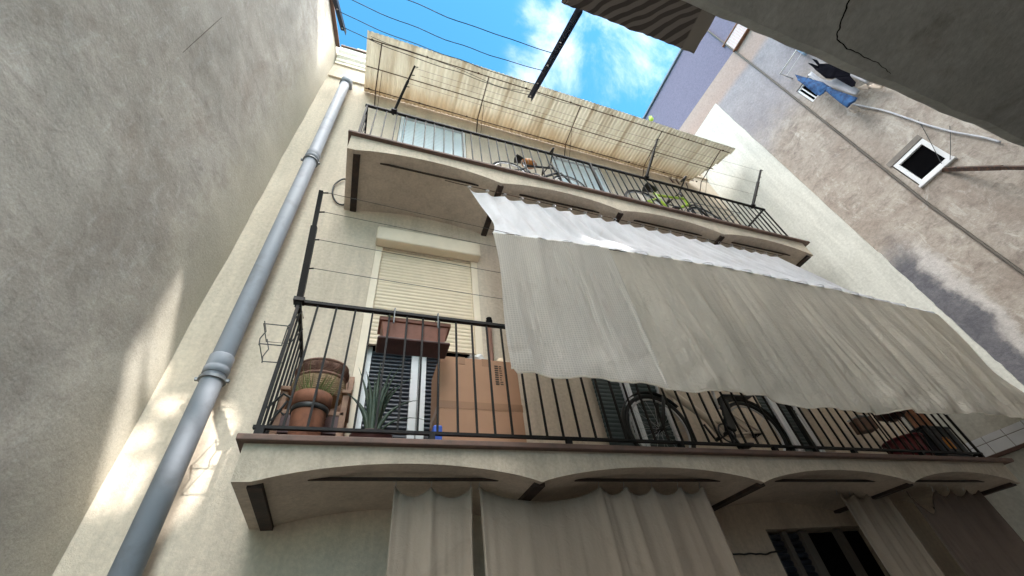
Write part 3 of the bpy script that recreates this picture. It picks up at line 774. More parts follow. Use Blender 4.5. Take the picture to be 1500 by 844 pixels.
basket('tan wicker basket on the armchair, lower one of the two', (-.32, 2.86), .178, .15, .15, 'wicker', 1.545)
basket('reddish wicker basket stacked on top of the tan one', (-.32, 2.88), .18, .15, .10, 'wickered', 1.712)
# big terracotta pot in front of the chair
tp = thing('flower_pot', 'terracotta pot with a dark band in front of the armchair', 'flower pot', (-.31, 2.57, FZ))
MB().lathe([(.072, 0), (.085, .05), (.096, .18), (.101, .26), (.097, .265), (.085, .20), (.0, .20)], (-.31, 2.57, FZ), 28).build('body', M['terra'], tp, smooth=True)
MB().lathe([(.102, .255), (.113, .26), (.116, .335), (.107, .34), (.098, .27)], (-.31, 2.57, FZ), 28).build('rim', M['terra'], tp, smooth=True)
MB().lathe([(.101, .0), (.107, .003), (.109, .03), (.103, .033)], (-.31, 2.57, FZ + .222), 28).build('band', M['blackwire'], tp, smooth=True)
gr = MB(); rr = random.Random(4)
for k in range(46):
    a = rr.uniform(0, 6.28); r = rr.uniform(0, .09); h = rr.uniform(.06, .17)
    x, y = -.31 + r * math.cos(a), 2.57 + r * math.sin(a); dx, dy = .07 * math.cos(a), .07 * math.sin(a)
    gr.tube([(x, y, FZ + .24), (x + dx * .4, y + dy * .4, FZ + .36 + h * .3), (x + dx, y + dy, FZ + .36 + h)], [.004, .003, .0008], 4)
gr.build('dry_grass', M['cactus'], tp)
sp = MB()
for a, b_ in (((-.45, 2.60, 1.30), (-.53, 2.66, 1.18)), ((-.43, 2.62, 1.42), (-.55, 2.60, 1.34)), ((-.40, 2.58, 1.35), (-.50, 2.56, 1.24))): sp.tube([a, ((a[0] + b_[0]) / 2, a[1], a[2] + .03), b_], .008, 6)
o = sp.build('iron_scroll', M['blackwire'], tp)
# aloe
al = thing('aloe_plant', 'dark green aloe with long curved leaves behind the left lower railing', 'plant', (.07, 2.66, FZ))
MB().lathe([(.10, 0), (.13, .12), (.135, .13), (.12, .13), (.0, .11)], (.07, 2.66, FZ), 22).build('pot', M['saucer'], al, smooth=True)
for i, (dx, dy, h, w, bend) in enumerate(((-.13, 0, .38, .034, .05), (-.06, -.05, .50, .036, .02), (0, .03, .62, .036, -.01), (.06, -.04, .56, .036, .02), (.10, .02, .52, .030, .06), (.20, -.02, .40, .022, .10), (.16, .05, .60, .022, .08), (-.10, .06, .56, .026, -.02), (.24, .03, .30, .014, .12), (.12, -.06, .66, .018, .05), (-.02, -.07, .44, .034, 0))):
    pts = []; rs = []
    for k in range(11):
        t = k / 10; pts.append((.07 + 1.35 * dx * (t ** 2.0) + dx * .12, 2.66 + dy * t, FZ + .10 + h * t - bend * t ** 4)); rs.append(max(.0012, .85 * w * (1 - t ** 1.5) * (.65 + .6 * math.sin(min(1, t * 3) * 1.57) * .5)))
    MB().tube(pts, rs, 7).build('leaf', M['aloe'], al, smooth=True)
# planter box clipped inside the handrail
pl = thing('planter_box', 'brown plastic planter box hooked inside the lower handrail', 'planter', (.28, 2.56, 1.9))
vs = []
for z, e in ((1.86, -.03), (2.0, 0)): vs += [(.03 - e, 2.46 - e, z), (.53 + e, 2.46 - e, z), (.53 + e, 2.62 + e, z), (.03 - e, 2.62 + e, z)]
MB().add(vs, [(3, 2, 1, 0), (4, 5, 6, 7), (0, 1, 5, 4), (1, 2, 6, 5), (2, 3, 7, 6), (3, 0, 4, 7)]).build('trough', M['planter'], pl, bevel=.008)
MB().box(.015, .545, 2.447, 2.635, 2.0, 2.035).build('lip', M['planter'], pl, bevel=.006)
MB().box(.02, .54, 2.45, 2.645, 1.835, 1.858).build('saucer', M['saucer'], pl, bevel=.012)
for x in (.115, .435): MB().tube([(x, 2.50, 2.075), (x, 2.40, 2.080), (x, 2.40, 1.94)], .005, 6).build('hook', M['greyiron'], pl)
tag(MB().blob((.095, 2.54, 2.10), .024, .024, .075, 12, 10, .1).build('cactus', M['cactus'], None, True), 'small green cactus standing up from the planter box', 'cactus')
# cardboard box and the things on it
BX0, BX1, BY0, BY1, BZ = .515, 1.165, 2.73, 3.10, 1.93
bx = thing('cardboard_box', 'tall brown cardboard box behind the lower railing beside the glazed door', 'box', ((BX0 + BX1) / 2, 2.9, FZ))
def boxfn(x0, x1, y0, y1, z0, z1): return MB().box(x0, x1, y0, y1, z0, z1)
boxfn(BX0, BX1, BY0, BY1, FZ, BZ).build('carton', M['card'], bx, bevel=.006)
MB().box(BX0 - .002, BX1 + .002, BY0 - .002, BY1 + .002, 1.475, 1.535).build('tape_band', M['tape'], bx)
MB().box(.86, .94, BY0 - .0025, BY0 + .03, 1.865, BZ + .002).build('tape_band', M['tape'], bx); MB().box(.665, .72, BY0 - .0025, BY0 + .03, 1.865, BZ + .002).build('tape_band', M['tape'], bx)
ik = MB(); rr = random.Random(2)
for k in range(9):
    z = 1.70 + k * .021
    ik.box(.965, .995, BY0 - .0028, BY0 - .0003, z, z + .012); ik.box(1.005, 1.018 + rr.uniform(0, .012), BY0 - .0028, BY0 - .0003, z + .002, z + .009)
ik.build('print', M['ink'], bx)
bg = MB().blob((.86, 2.88, BZ + .055), .10, .085, .065, 22, 14, .55, 3); tag(bg.build('plastic_bag', M['plastic_clear'], None, True), 'crumpled grey plastic bag on top of the cardboard box', 'bag')
tag(MB().blob((1.07, 2.84, BZ + .052), .05, .05, .05, 18, 12).build('ball', M['bulb'], None, True), 'round cream ball on the cardboard box at the awning edge', 'ball')
mp = thing('standing_pole', 'rust brown pole with a dark cap standing at the awning edge', 'pole', (1.09, 3.12, FZ))
MB().tube([(1.075, 3.13, FZ), (1.095, 3.13, 2.66)], .020, 10).build('shaft', M['mop'], mp, smooth=True)
MB().lathe([(.030, 0), (.034, .02), (.034, .06), (.022, .075), (.03, .09)], (1.096, 3.13, 2.64), 14).build('cap', M['dark'], mp, smooth=True)
tag(MB().box(.44, .50, 2.52, 2.60, FZ, FZ + .17).build('blue_can', M['bluebit'], None, bevel=.012), 'small blue plastic can at the left foot of the cardboard box', 'can')

# bicycles ---------------------------------------------------------------
def bicycle(label, o, Yp, s, front, M1, low=True, lean=0, tilt=0, bag=False):
    """o = (x, z) of the rear hub; front = +1/-1 direction of the front wheel; s scale"""
    t = thing('bicycle', label, 'bicycle', (o[0] + front * .5 * s, Yp, o[1] - .33 * s), 'bicycles on the balconies')
    ct, st = math.cos(tilt), math.sin(tilt)
    def P(a, h, w=0): 
        a, h = a * ct - h * st, a * st + h * ct
        return Vector((o[0] + front * a * s, Yp + w * s + lean * (h + .33) * s, o[1] + h * s))
    ax = Vector((0, 1, -lean))
    def wheel(a):
        w = bpy.data.objects.new('wheel', None); col.objects.link(w); w.parent = t
        c = P(a, 0); w.location = c - t.location
        MB().ring(c, .318 * s, .018 * s, ax, 40, 9).build('tyre', M['tyre'], w, True)
        sp = MB(); sp.ring(c, .283 * s, .009 * s, ax, 40, 6)
        for k in range(18):
            a_ = 2 * math.pi * k / 18; u = Vector((math.cos(a_), 0, math.sin(a_)))
            sp.tube([c + ax * (.02 * s * (-1) ** k), c + u * .28 * s], .0016 * s, 4, False)
        sp.build('spokes', M['bike_metal'], w)
        MB().tube([c - ax * .045 * s, c + ax * .045 * s], .022 * s, 10).build('hub', M['bike_black'], w, True)
        return c
    wheel(0); wheel(1.08)
    fm = MB(); ht, hb_ = P(.86, .50), P(.90, .36)
    bb = P(.42, -.03)
    if low:
        fm.tube([ht + (hb_ - ht) * .4, P(.66, .26), P(.50, .12), bb], .034 * s, 12); fm.tube([bb, P(.32, .22)], .024 * s, 10); fm.tube([P(.50, .12), P(.36, .10), P(.33, .16)], .022 * s, 10)
    else:
        fm.tube([ht, P(.30, .36)], .019 * s, 10); fm.tube([hb_, bb], .022 * s, 10); fm.tube([bb, P(.28, .42)], .018 * s, 10)
    fm.tube([P(.875, .54), P(.905, .33)], .025 * s, 10)
    for w in (-.05, .05):
        fm.tube([bb, P(0, 0, w)], .011 * s, 8); fm.tube([P(.31, .28), P(0, 0, w)], .010 * s, 8)
    fm.build('frame', M[M1], t, True)
    fk = MB()
    for w in (-.05, .05): fk.tube([P(.905, .33), P(.95, .30, w), P(1.08, 0, w)], .016 * s, 8)
    fk.build('fork', M['bike_black'], t, True)
    hbm = MB(); hbm.tube([P(.875, .54), P(.84, .66)], .015 * s, 8); hbm.tube([P(.80, .70, -.27), P(.83, .68, -.1), P(.85, .66, 0), P(.83, .68, .1), P(.80, .70, .27)], .012 * s, 8)
    hbm.tube([P(.80, .70, -.28), P(.78, .705, -.17)], .019 * s, 8); hbm.tube([P(.80, .70, .28), P(.78, .705, .17)], .019 * s, 8)
    hbm.tube([P(.86, .69, -.18), P(.93, .66, -.12)], .006 * s, 6)
    hbm.build('handlebar', M['bike_black'], t, True)
    MB().tube([P(.32, .20), P(.265, .50)], .014 * s, 8).build('seat_post', M['bike_metal'], t, True)
    sd = MB(); c = P(.22, .53)
    def sfn(u, v):
        a = -.13 + .27 * v; w = (.075 * (1 - v) ** .7 + .018) ; q = 2 * math.pi * u
        e = 1 if .02 < v < .98 else .2
        return P(.26 + a * .95, .525 + .022 * math.sin(q) * e + .01 * math.cos(v * 6), w * math.cos(q) * e)
    sd.grid(16, 12, sfn); sd.build('saddle', M['bike_black'], t, True)
    cr = MB(); cr.ring(bb - ax * .06 * s, .085 * s, .008 * s, ax, 26, 5); cr.tube([bb - ax * .09 * s, bb + ax * .09 * s], .018 * s, 8)
    cr.bar(bb - ax * .09 * s, P(.36, -.18, -.09), .018 * s, .012 * s); cr.bar(bb + ax * .09 * s, P(.48, .12, .09), .018 * s, .012 * s)
    cr.box(*(lambda q: (q.x - .045 * s, q.x + .045 * s, q.y - .04 * s, q.y + .04 * s, q.z - .012 * s, q.z + .012 * s))(P(.36, -.18, -.14)))
    cr.build('crankset', M['bike_black'], t)
    if low:
        for a, q0, q1 in ((0, -.5, 2.1), (1.08, -1.9, .9)):
            c = P(a, 0)
            def gfn(u, v):
                g = q0 + (q1 - q0) * u; r = (.350 + .010 * math.cos((v - .5) * 2.6)) * s
                return c + Vector((front * -math.sin(g) * r, (v - .5) * .056 * s, math.cos(g) * r))
            MB().grid(24, 6, gfn).build('mudguard', M['bike_black'], t, True, solid=.003)
        q = P(.26, .12); MB().bar(P(.30, .02), P(.22, .34), .07 * s, .10 * s).build('battery', M['bike_black'], t, bevel=.01)
        MB().bar(P(-.15, .38), P(.22, .37), .10 * s, .012 * s).build('rack', M['bike_black'], t)
    if bag:
        MB().blob(P(.40, .47), .11, .07, .06, 16, 10, .4, 2).build('saddle_bag', M['orange'], t, True)
    return t
bicycle('beige electric bicycle with black mudguards parked behind the lower railing', (3.50, 1.40), 2.76, 1.0, -1, 'bike_beige')
bicycle('lime green bicycle leaning behind the upper railing', (3.44, Z2 + .245), 2.52, 1.0, 1, 'bike_lime', False, 0, -.06)
bicycle('small dark bicycle with an orange saddle bag behind the upper railing', (1.36, Z2 + .20), 2.52, .80, 1, 'bike_black', False, 0, .02, True)

# right end of the lower balcony
hb_ = thing('hanging_box', 'small brown wooden box hanging on a cord behind the right lower railing', 'box', (5.03, 2.72, 1.46))
MB().add([(4.93, 2.70, 1.60), (5.07, 2.62, 1.60), (5.14, 2.74, 1.61), (5.0, 2.82, 1.61), (4.93, 2.70, 1.46), (5.07, 2.62, 1.46), (5.14, 2.74, 1.47), (5.0, 2.82, 1.47)], [(0, 1, 2, 3), (7, 6, 5, 4), (0, 4, 5, 1), (1, 5, 6, 2), (2, 6, 7, 3), (3, 7, 4, 0)]).build('body', M['brownbox'], hb_, bevel=.008)
MB().box(4.955, 5.105, 2.645, 2.80, 1.612, 1.622).build('lid', M['white'], hb_, bevel=.003)
MB().tube([(5.03, 2.72, 1.622), (5.035, 2.72, 1.9), (5.03, 2.72, 3.9), (5.03, 2.72, 4.25)], .004, 5).build('cord', M['white'], hb_)
bk = thing('plastic_basket', 'maroon plastic basket on the floor at the right end of the lower balcony', 'basket', (5.28, 2.6, FZ))
MB().lathe([(.13, 0), (.15, .10), (.175, .26), (.168, .262), (.14, .1), (.0, .03)], (5.28, 2.62, FZ), 24).build('bucket', M['maroon'], bk, smooth=True)
rb_ = MB(); rb_.ring((5.28, 2.62, FZ + .258), .175, .012, (0, 0, 1), 28, 6, up=(1, 0, 0)); rb_.build('rim', M['maroon'], bk, True)
for k in range(12):
    a = 2 * math.pi * k / 12; MB().bar((5.28 + .142 * math.cos(a), 2.62 + .142 * math.sin(a), FZ + .04), (5.28 + .176 * math.cos(a), 2.62 + .176 * math.sin(a), FZ + .25), .012, .012).build('rib', M['saucer'], bk)
tag(MB().lathe([(.0, 0), (.07, .0), (.14, .05), (.165, .09), (.158, .09), (.06, .015), (0, .012)], (5.62, 2.70, 1.62), 28).build('brown_bowl', M['saucer'], None, smooth=True), 'dark brown bowl just under the awning hem', 'bowl')
st = thing('bowl_stand', 'thin pale metal stand carrying the dark brown bowl', 'stand', (5.62, 2.70, FZ))
for a in (0.4, 2.5, 4.6): MB().tube([(5.62 + .1 * math.cos(a), 2.70 + .1 * math.sin(a), FZ), (5.62 + .07 * math.cos(a), 2.70 + .07 * math.sin(a), 1.618)], .006, 6).build('leg', M['white'], st)
ck = thing('storage_crate', 'dark plastic crate with an orange emblem at the right end of the lower balcony', 'crate', (5.75, 2.55, FZ))
MB().box(5.53, 5.95, 2.475, 2.60, FZ, 1.42).build('body', M['crate'], ck, bevel=.012)
lg = MB()
for x in (5.66, 5.73): lg.box(x, x + .04, 2.470, 2.4745, 1.20, 1.30); 
lg.box(5.68, 5.75, 2.4695, 2.4742, 1.30, 1.32); lg.box(5.665, 5.765, 2.4695, 2.4742, 1.235, 1.252)
lg.build('emblem', M['orangelogo'], ck)
MB().box(5.52, 5.96, 2.470, 2.61, 1.42, 1.445).build('lid', M['crate'], ck, bevel=.006)
pk = thing('plank_panel', 'brown upright wooden planks behind the dark crate', 'planks', (5.9, 2.65, FZ))
for k in range(5): MB().box(5.72 + k * .080, 5.72 + k * .080 + .075, 2.64, 2.662, FZ, 1.9).build('plank', M['planks'], pk, bevel=.003)
tag(MB().tube(curve([(4.30, 2.9, FZ), (4.42, 2.9, 1.3), (4.46, 2.93, 1.6), (4.44, 2.96, 1.9), (4.40, 3.0, 2.2)]), .012, 8).build('white_hose', M['white'], None, True), 'curved white hose in front of the right lower door', 'hose')
# wire flower-pot holder hung on the left side rail
wh = MB(); hx0, hx1, hy0, hy1 = -.70, -.555, 2.46, 2.66
for z in (1.86, 1.70):
    wh.tube([(hx1, hy0, z), (hx0, hy0, z), (hx0, hy1, z), (hx1, hy1, z), (hx1, hy0, z)] if z > 1.8 else [(hx1, hy0, z), (hx0 + .02, hy0, z), (hx0 + .02, hy1, z), (hx1, hy1, z)], .004, 6)
for y in (hy0, hy1): wh.tube([(hx0, y, 1.88), (hx0 + .03, y, 1.80), (hx0 + .012, y, 1.74), (hx0 + .02, y, 1.69)], .004, 6)
wh.tube([(hx1, hy0, 1.70), (hx1, hy0, 1.86), (-.50, hy0, 2.0), (-.48, hy0, 1.94)], .004, 6); wh.tube([(hx1, hy1, 1.70), (hx1, hy1, 1.86), (-.50, hy1, 2.0)], .004, 6)
tag(wh.build('pot_holder', M['blackwire']), 'empty bent wire pot holder hung outside the left end of the lower railing', 'pot holder')
# cable loop by the upper balcony
tag(MB().tube(curve([(-.56, D - .02, 4.75), (-.65, D - .03, 4.78), (-.73, D - .03, 4.62), (-.72, D - .03, 4.42), (-.65, D - .02, 4.28), (-.57, D - .015, 4.27), (-.53, D - .015, 4.40)]), .010, 8).build('cable_loop', M['blackwire'], None, True), 'black cable loop beside the left end of the upper balcony', 'cable')
# drying rack on the upper balcony
dr = thing('drying_rack', 'grey wire drying rack at the right end of the upper balcony', 'drying rack', (4.95, 2.7, Z2))
m = MB(); m.tube([(4.45, 2.52, 5.17), (5.5, 2.52, 5.22), (5.5, 3.0, 5.22), (4.45, 3.0, 5.17), (4.45, 2.52, 5.17)], .007, 6); m.build('wing_frame', M['greyiron'], dr)
m = MB()
for k in range(1, 7): m.tube([(4.45, 2.52 + .08 * k, 5.17), (5.5, 2.52 + .08 * k, 5.22)], .003, 5)
m.build('wing_wires', M['greyiron'], dr)
for a, b_ in ((4.55, 5.35), (5.35, 4.55)):
    for y in (2.54, 2.98): MB().tube([(a, y, Z2), (b_, y, 5.19)], .008, 6).build('leg', M['greyiron'], dr)

# ------------------------------------------------------------------ right party wall
pw = thing('party_wall', 'tall mottled pinkish grey party wall on the right with mauve top and white painted strip', 'wall', (XW, 0, ZG))
K = XW / 6.7
def W(y, z): return (y * K, z * K)
def xhole_wall(mb, x0, x1, y0, y1, z0, z1, holes):
    tmp = MB(); holed_wall(tmp, y0, y1, z0, z1, x0, x1, holes)
    mb.v += [Vector((v.y, v.x, v.z)) for v in tmp.v]; mb.f += [tuple(reversed(f)) for f in tmp.f]
w1 = (.60, 1.035, 4.24, 4.86); w2 = (.62, .93, 6.80, 7.30)
m = MB(); xhole_wall(m, XW, XW + .35, -7, 14, ZG, 11.72, [w1, w2]); m.build('wall', M['party'], pw, weld=True)
MB().box(XW - .05, XW + .40, -7, 14, 11.724, 11.80).build('coping', M['rooftile'], pw, bevel=.01)
MB().box(XW + .37, XW + 6, -7, 14, ZG, 11.6).build('rear_rooms', M['dark'], pw)
# white paint that stops at the old roof line of the house
def wp(u, v):
    z = ZG + (9.16 - ZG) * v; y = 1.945 + (D - 1.945) * u
    if u == 0: y += .012 * nz(z * 2.5, 1) + (.02 * nz(z * 9, 4) if z < 4 else 0)
    return (XW - .010, y, z)
MB().grid(8, 160, wp).build('white_paint', M['white_wall'], pw, solid=.016)
# large white framed window
def wall_window(x_in, y0, y1, z0, z1, bw, mull, name='window'):
    m = MB(); xa, xb = XW + x_in, XW + x_in + .05
    m.box(xa, xb, y0, y0 + bw, z0, z1); m.box(xa, xb, y1 - bw, y1, z0, z1); m.box(xa, xb, y0 + bw, y1 - bw, z0, z0 + bw); m.box(xa, xb, y0 + bw, y1 - bw, z1 - bw, z1)
    for k in mull: m.box(xa + .004, xb - .004, y0 + (y1 - y0) * k - bw * .3, y0 + (y1 - y0) * k + bw * .3, z0 + bw, z1 - bw)
    f = m.build('window', M['white'], pw, bevel=.004)
    MB().box(xb - .02, xb - .012, y0 + bw * .6, y1 - bw * .6, z0 + bw * .6, z1 - bw * .6).build('pane', M['glass_dark'], f)
    return f
wall_window(-.012, .585, 1.02, 4.25, 4.755, .055, [])
MB().box(XW - .016, XW + .05, .575, 1.055, 4.765, 4.855).build('window_lintel', M['stonelint'], pw, bevel=.006)
MB().box(XW - .045, XW + .06, .575, 1.04, 4.205, 4.245).build('window_sill', M['white'], pw, bevel=.006)
wall_window(.02, .625, .925, 6.805, 7.295, .03, [.5, .75])
# grille balcony window on the mauve top
gw = MB().box(XW - .03, XW - .006, .46, .92, 9.62, 10.08).build('grille_window', M['pinkgrille'], pw)
m = MB()
for k in range(9): m.box(XW - .042, XW - .031, .49 + .05 * k - .004, .49 + .05 * k + .004, 9.64, 10.06)
for k in range(8): m.box(XW - .050, XW - .043, .47, .91, 9.66 + .055 * k - .004, 9.66 + .055 * k + .004)
m.build('lattice', M['white'], gw)
MB().box(XW - .06, XW - .008, .36, 1.0, 10.085, 10.115).build('lintel', M['ochre'], gw, bevel=.006)
MB().box(XW - .08, XW - .008, .40, .96, 9.59, 9.615).build('sill', M['ochre'], gw, bevel=.006)
# thick cable down the party wall
cbp = [(XW - .03, y * K, z * K) for y, z in ((.87, 11.3), (.891, 10.949), (.97, 8.2), (1.05, 6.0), (1.128, 3.93), (1.132, 2.629), (1.13, .5))]
tag(MB().tube(cbp, .018, 8).build('wall_cable', M['cable'], None, True), 'thick grey cable running straight down the right party wall', 'cable')
cd = [(XW - .04, y * K, z * K) for y, z in ((.66, 6.05), (.60, 5.8), (.52, 5.45), (.47, 5.1), (.43, 4.8), (.36, 4.45), (.281, 4.157), (.24, 3.95))]
tag(MB().tube(curve(cd), .012, 10).build('conduit', M['conduit'], None, True), 'pale curved plastic conduit on the party wall above the white window', 'conduit')
ip = thing('iron_bracket', 'dark rusty iron bar projecting below the white framed window', 'bracket', (6.6, .75, 4.19))
MB().bar((XW, .755, 4.225), (6.40, .42, 3.55), .035, .05).build('bar', M['rustiron'], ip)
MB().bar((6.40, .42, 3.55), (6.25, .30, 3.28), .028, .04).build('bar_end', M['rustiron'], ip)
for l, a, b_ in (('thin wire from the right window frame up to the wall edge, left one', (XW - .03, .43, 5.0), (6.68, .70, 4.25)), ('thin wire from the window frame to the conduit, right one', (XW - .03, .33, 4.6), (6.69, .62, 4.22))):
    wire(l, a, b_, .01, .004, 'blackwire', 'stay wires by the white window', 'stay_wire')
# tiled ledge low on the party wall
tl = thing('tiled_ledge', 'white glazed tile strip along the foot of the party wall right of the lower balcony', 'ledge', (XW - .03, 2.4, 1.2))
ty0, ty1 = .6, D - .004; zt0, zt1 = 1.222, 1.415
MB().box(XW - .035, XW - .02, ty0, ty1, zt0, zt1).build('grout', M['grout'], tl)
tproto = None
for r_, (za, zb_) in enumerate(((zt0 + .004, zt0 + .118), (zt0 + .124, zt1 - .002))):
    for k in range(13):
        y = ty0 + .002 + k * .2
        m = MB().box(XW - .042, XW - .0355, y, min(y + .194, ty1), za, zb_); m.build('tile', M['tile'], tl, bevel=.002)
MB().box(XW - .06, XW - .019, ty0, ty1, zt0 - .035, zt0 - .003).build('edge_strip', M['brownedge'], tl, bevel=.004)

# laundry in front of the small window
lb = thing('laundry_rack', 'white tube laundry rack on the party wall above the small window', 'laundry rack', (XW - .2, .55, 7.6))
MB().tube([(XW, .30, 7.66), (XW - .30, .30, 7.62), (XW - .30, .80, 7.60), (XW, .80, 7.60)], .012, 8).build('frame', M['white'], lb, True)
MB().tube([(XW - .15, .30, 7.64), (XW - .15, .80, 7.60)], .004, 6).build('line', M['white'], lb)
def cloth(name, label, cat, xo, polys, mat, group, thick=.012):
    mb = MB()
    bm = bmesh.new()
    for poly in polys:
        P = []
        for a, b in poly:
            w = ray(1140 + a / 7.03, 60 + b / 7.03); w = w * (xo / w.x); P.append((w.y, w.z))
        V, Fc = poly_faces([P]); vs = [bm.verts.new((xo, a, b)) for a, b in V]
        for f in Fc:
            try: bm.faces.new([vs[i] for i in f])
            except ValueError: pass
    bmesh.ops.subdivide_edges(bm, edges=bm.edges[:], cuts=3, use_grid_fill=True)
    for v in bm.verts: v.co.x += .05 * nz(v.co.y * 12, v.co.z * 1.6, xo * 9) + .02 * nz(v.co.y * 30, v.co.z * 4, 2)
    bm.verts.index_update(); mb.v = [v.co.copy() for v in bm.verts]; mb.f = [tuple(v.index for v in f.verts) for f in bm.faces]; bm.free()
    o = mb.build(name, M[mat], None, True, solid=thick); tag(o, label, cat, group); return o
LG = 'laundry hung on the white rack'
cloth('jeans', 'pair of blue jeans hanging in front of the small window', 'jeans', 6.42, [[(162, 342), (200, 352), (330, 388), (460, 428), (525, 470), (500, 520), (430, 568), (390, 556), (300, 482), (200, 402)], [(525, 470), (570, 500), (805, 580), (790, 622), (712, 690), (640, 640), (500, 520)]], 'jeans', LG)
cloth('trousers', 'black trousers hanging above the blue jeans', 'trousers', 6.42, [[(345, 183), (400, 198), (430, 238), (500, 232), (600, 258), (742, 310), (745, 368), (690, 372), (600, 385), (560, 398), (500, 390), (380, 290), (420, 262)], [(420, 262), (380, 290), (305, 228), (340, 232)], [(690, 372), (742, 360), (803, 430), (795, 470), (760, 476), (600, 385)]], 'blackcloth', LG)
cloth('shirt', 'white shirt hanging between the black trousers and the jeans', 'shirt', 6.55, [[(300, 350), (345, 318), (440, 388), (520, 410), (600, 382), (720, 440), (832, 502), (800, 560), (700, 528), (560, 480), (400, 420)]], 'palecloth', LG)
cloth('towel', 'pale cloth hanging behind the black trousers by the slab edge', 'towel', 6.62, [[(430, 150), (560, 215), (740, 310), (940, 402), (905, 432), (760, 372), (600, 262), (470, 215)]], 'palecloth', LG)
cloth('vest', 'small beige cloth at the lower end of the laundry', 'vest', 6.60, [[(925, 465), (1000, 418), (1090, 462), (1050, 492), (960, 492)], [(800, 470), (905, 440), (925, 490), (860, 505)]], 'beigecloth', LG)
cloth('sock', 'small beige cloth below the blue jeans', 'cloth', 6.60, [[(760, 650), (838, 690), (830, 730), (780, 740), (690, 700), (720, 680)]], 'beigecloth', LG)
tag(MB().tube([(XW - .10, .325, 8.75), (XW - .10, .355, 8.1), (XW - .10, .385, 7.6)], .035, 10).build('blue_roll', M['bluesheet'], None, True), 'pale blue rolled sheet hanging down the party wall beside the dark slab edge', 'sheet')
tag(MB().blob((5.15, 2.55, 8.70), .05, .05, .10, 10, 8, .5).build('climbing_leaf', M['leaf'], None), 'bright green leaf sprig showing above the canopy', 'leaf')

# ------------------------------------------------------------------ unseen building added behind the camera for shade, with the visible slab overhead
rear = thing('rear_shade_building', 'unseen building added behind the viewer to block the sun, carrying the dark concrete balcony slab overhead', 'building', (3, -1.5, ZG))
RY = -3.5; RTOP = 15.2
def back(p):
    p = Vector(p); t = (RY - p.y) / SUN.y; return p + SUN * t
def on_left(px, py):
    w = ray(px, py); return w * ((-1.41 - .176 * D) / (w.x - .176 * w.y))
def on_front(px, py): w = ray(px, py); return w * (D / w.y)
# unseen openings shaped to throw sun patches by the drainpipe and onto the awning
lights = []  # outlines of the added openings, projected back along the sun from the wanted patches
def opening(pts): lights.append([back(p) for p in pts])
opening([on_left(*q) for q in ((268, 400), (259, 460), (239, 562), (226, 586), (210, 570), (216, 505), (229, 460))])
opening([on_left(*q) for q in ((226, 462), (213, 508), (204, 566), (192, 640), (183, 668), (126, 774), (139, 722), (160, 644), (179, 560), (191, 512))])
opening([on_front(*q) for q in ((228, 580), (274, 583), (268, 600), (246, 612), (230, 604))])
opening([on_front(*q) for q in ((194, 655), (212, 616), (224, 633), (228, 655))])
opening([on_front(*q) for q in ((187, 669), (200, 669), (178, 712), (150, 752), (132, 768))])
opening([on_front(*q) for q in ((206, 669), (232, 669), (211, 710), (188, 743), (164, 757))])
opening([on_front(*q) for q in ((300, 602), (314, 594), (338, 594), (348, 622), (334, 660), (318, 686), (296, 664), (292, 632))])
opening([on_front(*q) for q in ((276, 650), (292, 658), (262, 722), (240, 784), (228, 787), (256, 722))])
opening([on_front(*q) for q in ((298, 668), (322, 684), (290, 735), (256, 778), (270, 722))])
def on_pipe(px, py):
    w = ray(px, py); return w * (2.98 / w.y)
opening([on_pipe(*q) for q in ((298, 560), (326, 556), (318, 590), (300, 606), (296, 590))])
opening([on_pipe(*q) for q in ((272, 614), (290, 606), (282, 650), (262, 690), (240, 720), (246, 680))])
def on_awn(px, py):
    w = ray(px, py); return w * ((2.0 - .36 * 2.74 - .03) / (w.y - .36 * w.z))
opening([on_awn(*q) for q in ((842, 332), (866, 334), (905, 348), (940, 366), (908, 362), (868, 346))])
rx0, rx1 = 0.0, 14.0
ax0 = min(p.x for L in lights for p in L) - .05; ax1 = max(p.x for L in lights for p in L) + .05
az0 = min(p.z for L in lights for p in L) - .05; az1 = max(p.z for L in lights for p in L) + .05
def inside(x, z, L):
    r = False; j = len(L) - 1
    for i in range(len(L)):
        a, b = L[i], L[j]
        if (a.z > z) != (b.z > z) and x < (b.x - a.x) * (z - a.z) / (b.z - a.z) + a.x: r = not r
        j = i
    return r
mb = MB()
def rq(xa, xb, za, zb): mb.add([(xa, RY, za), (xb, RY, za), (xb, RY, zb), (xa, RY, zb)], [(0, 1, 2, 3)])
rq(rx0, rx1, ZG, az0); rq(rx0, ax0, az0, az1); rq(ax1, rx1, az0, az1); rq(rx0, 1.2, az1, 13.0); rq(1.2, rx1, az1, RTOP); rq(5.4, rx1, RTOP, 18.2)
nx_, nz_ = int((ax1 - ax0) / .02), int((az1 - az0) / .02)
for j in range(nz_):
    za, zb = az0 + (az1 - az0) * j / nz_, az0 + (az1 - az0) * (j + 1) / nz_; run = None
    for i in range(nx_ + 1):
        x = ax0 + (ax1 - ax0) * (i + .5) / nx_
        hole = i == nx_ or any(inside(x, (za + zb) / 2, L) for L in lights)
        if not hole and run is None: run = i
        if hole and run is not None:
            rq(ax0 + (ax1 - ax0) * run / nx_, ax0 + (ax1 - ax0) * i / nx_, za, zb); run = None
mb.build('wall', M['rear'], rear, solid=.01)  # unseen blocking wall, added to keep direct sun off the courtyard
TY = -.62
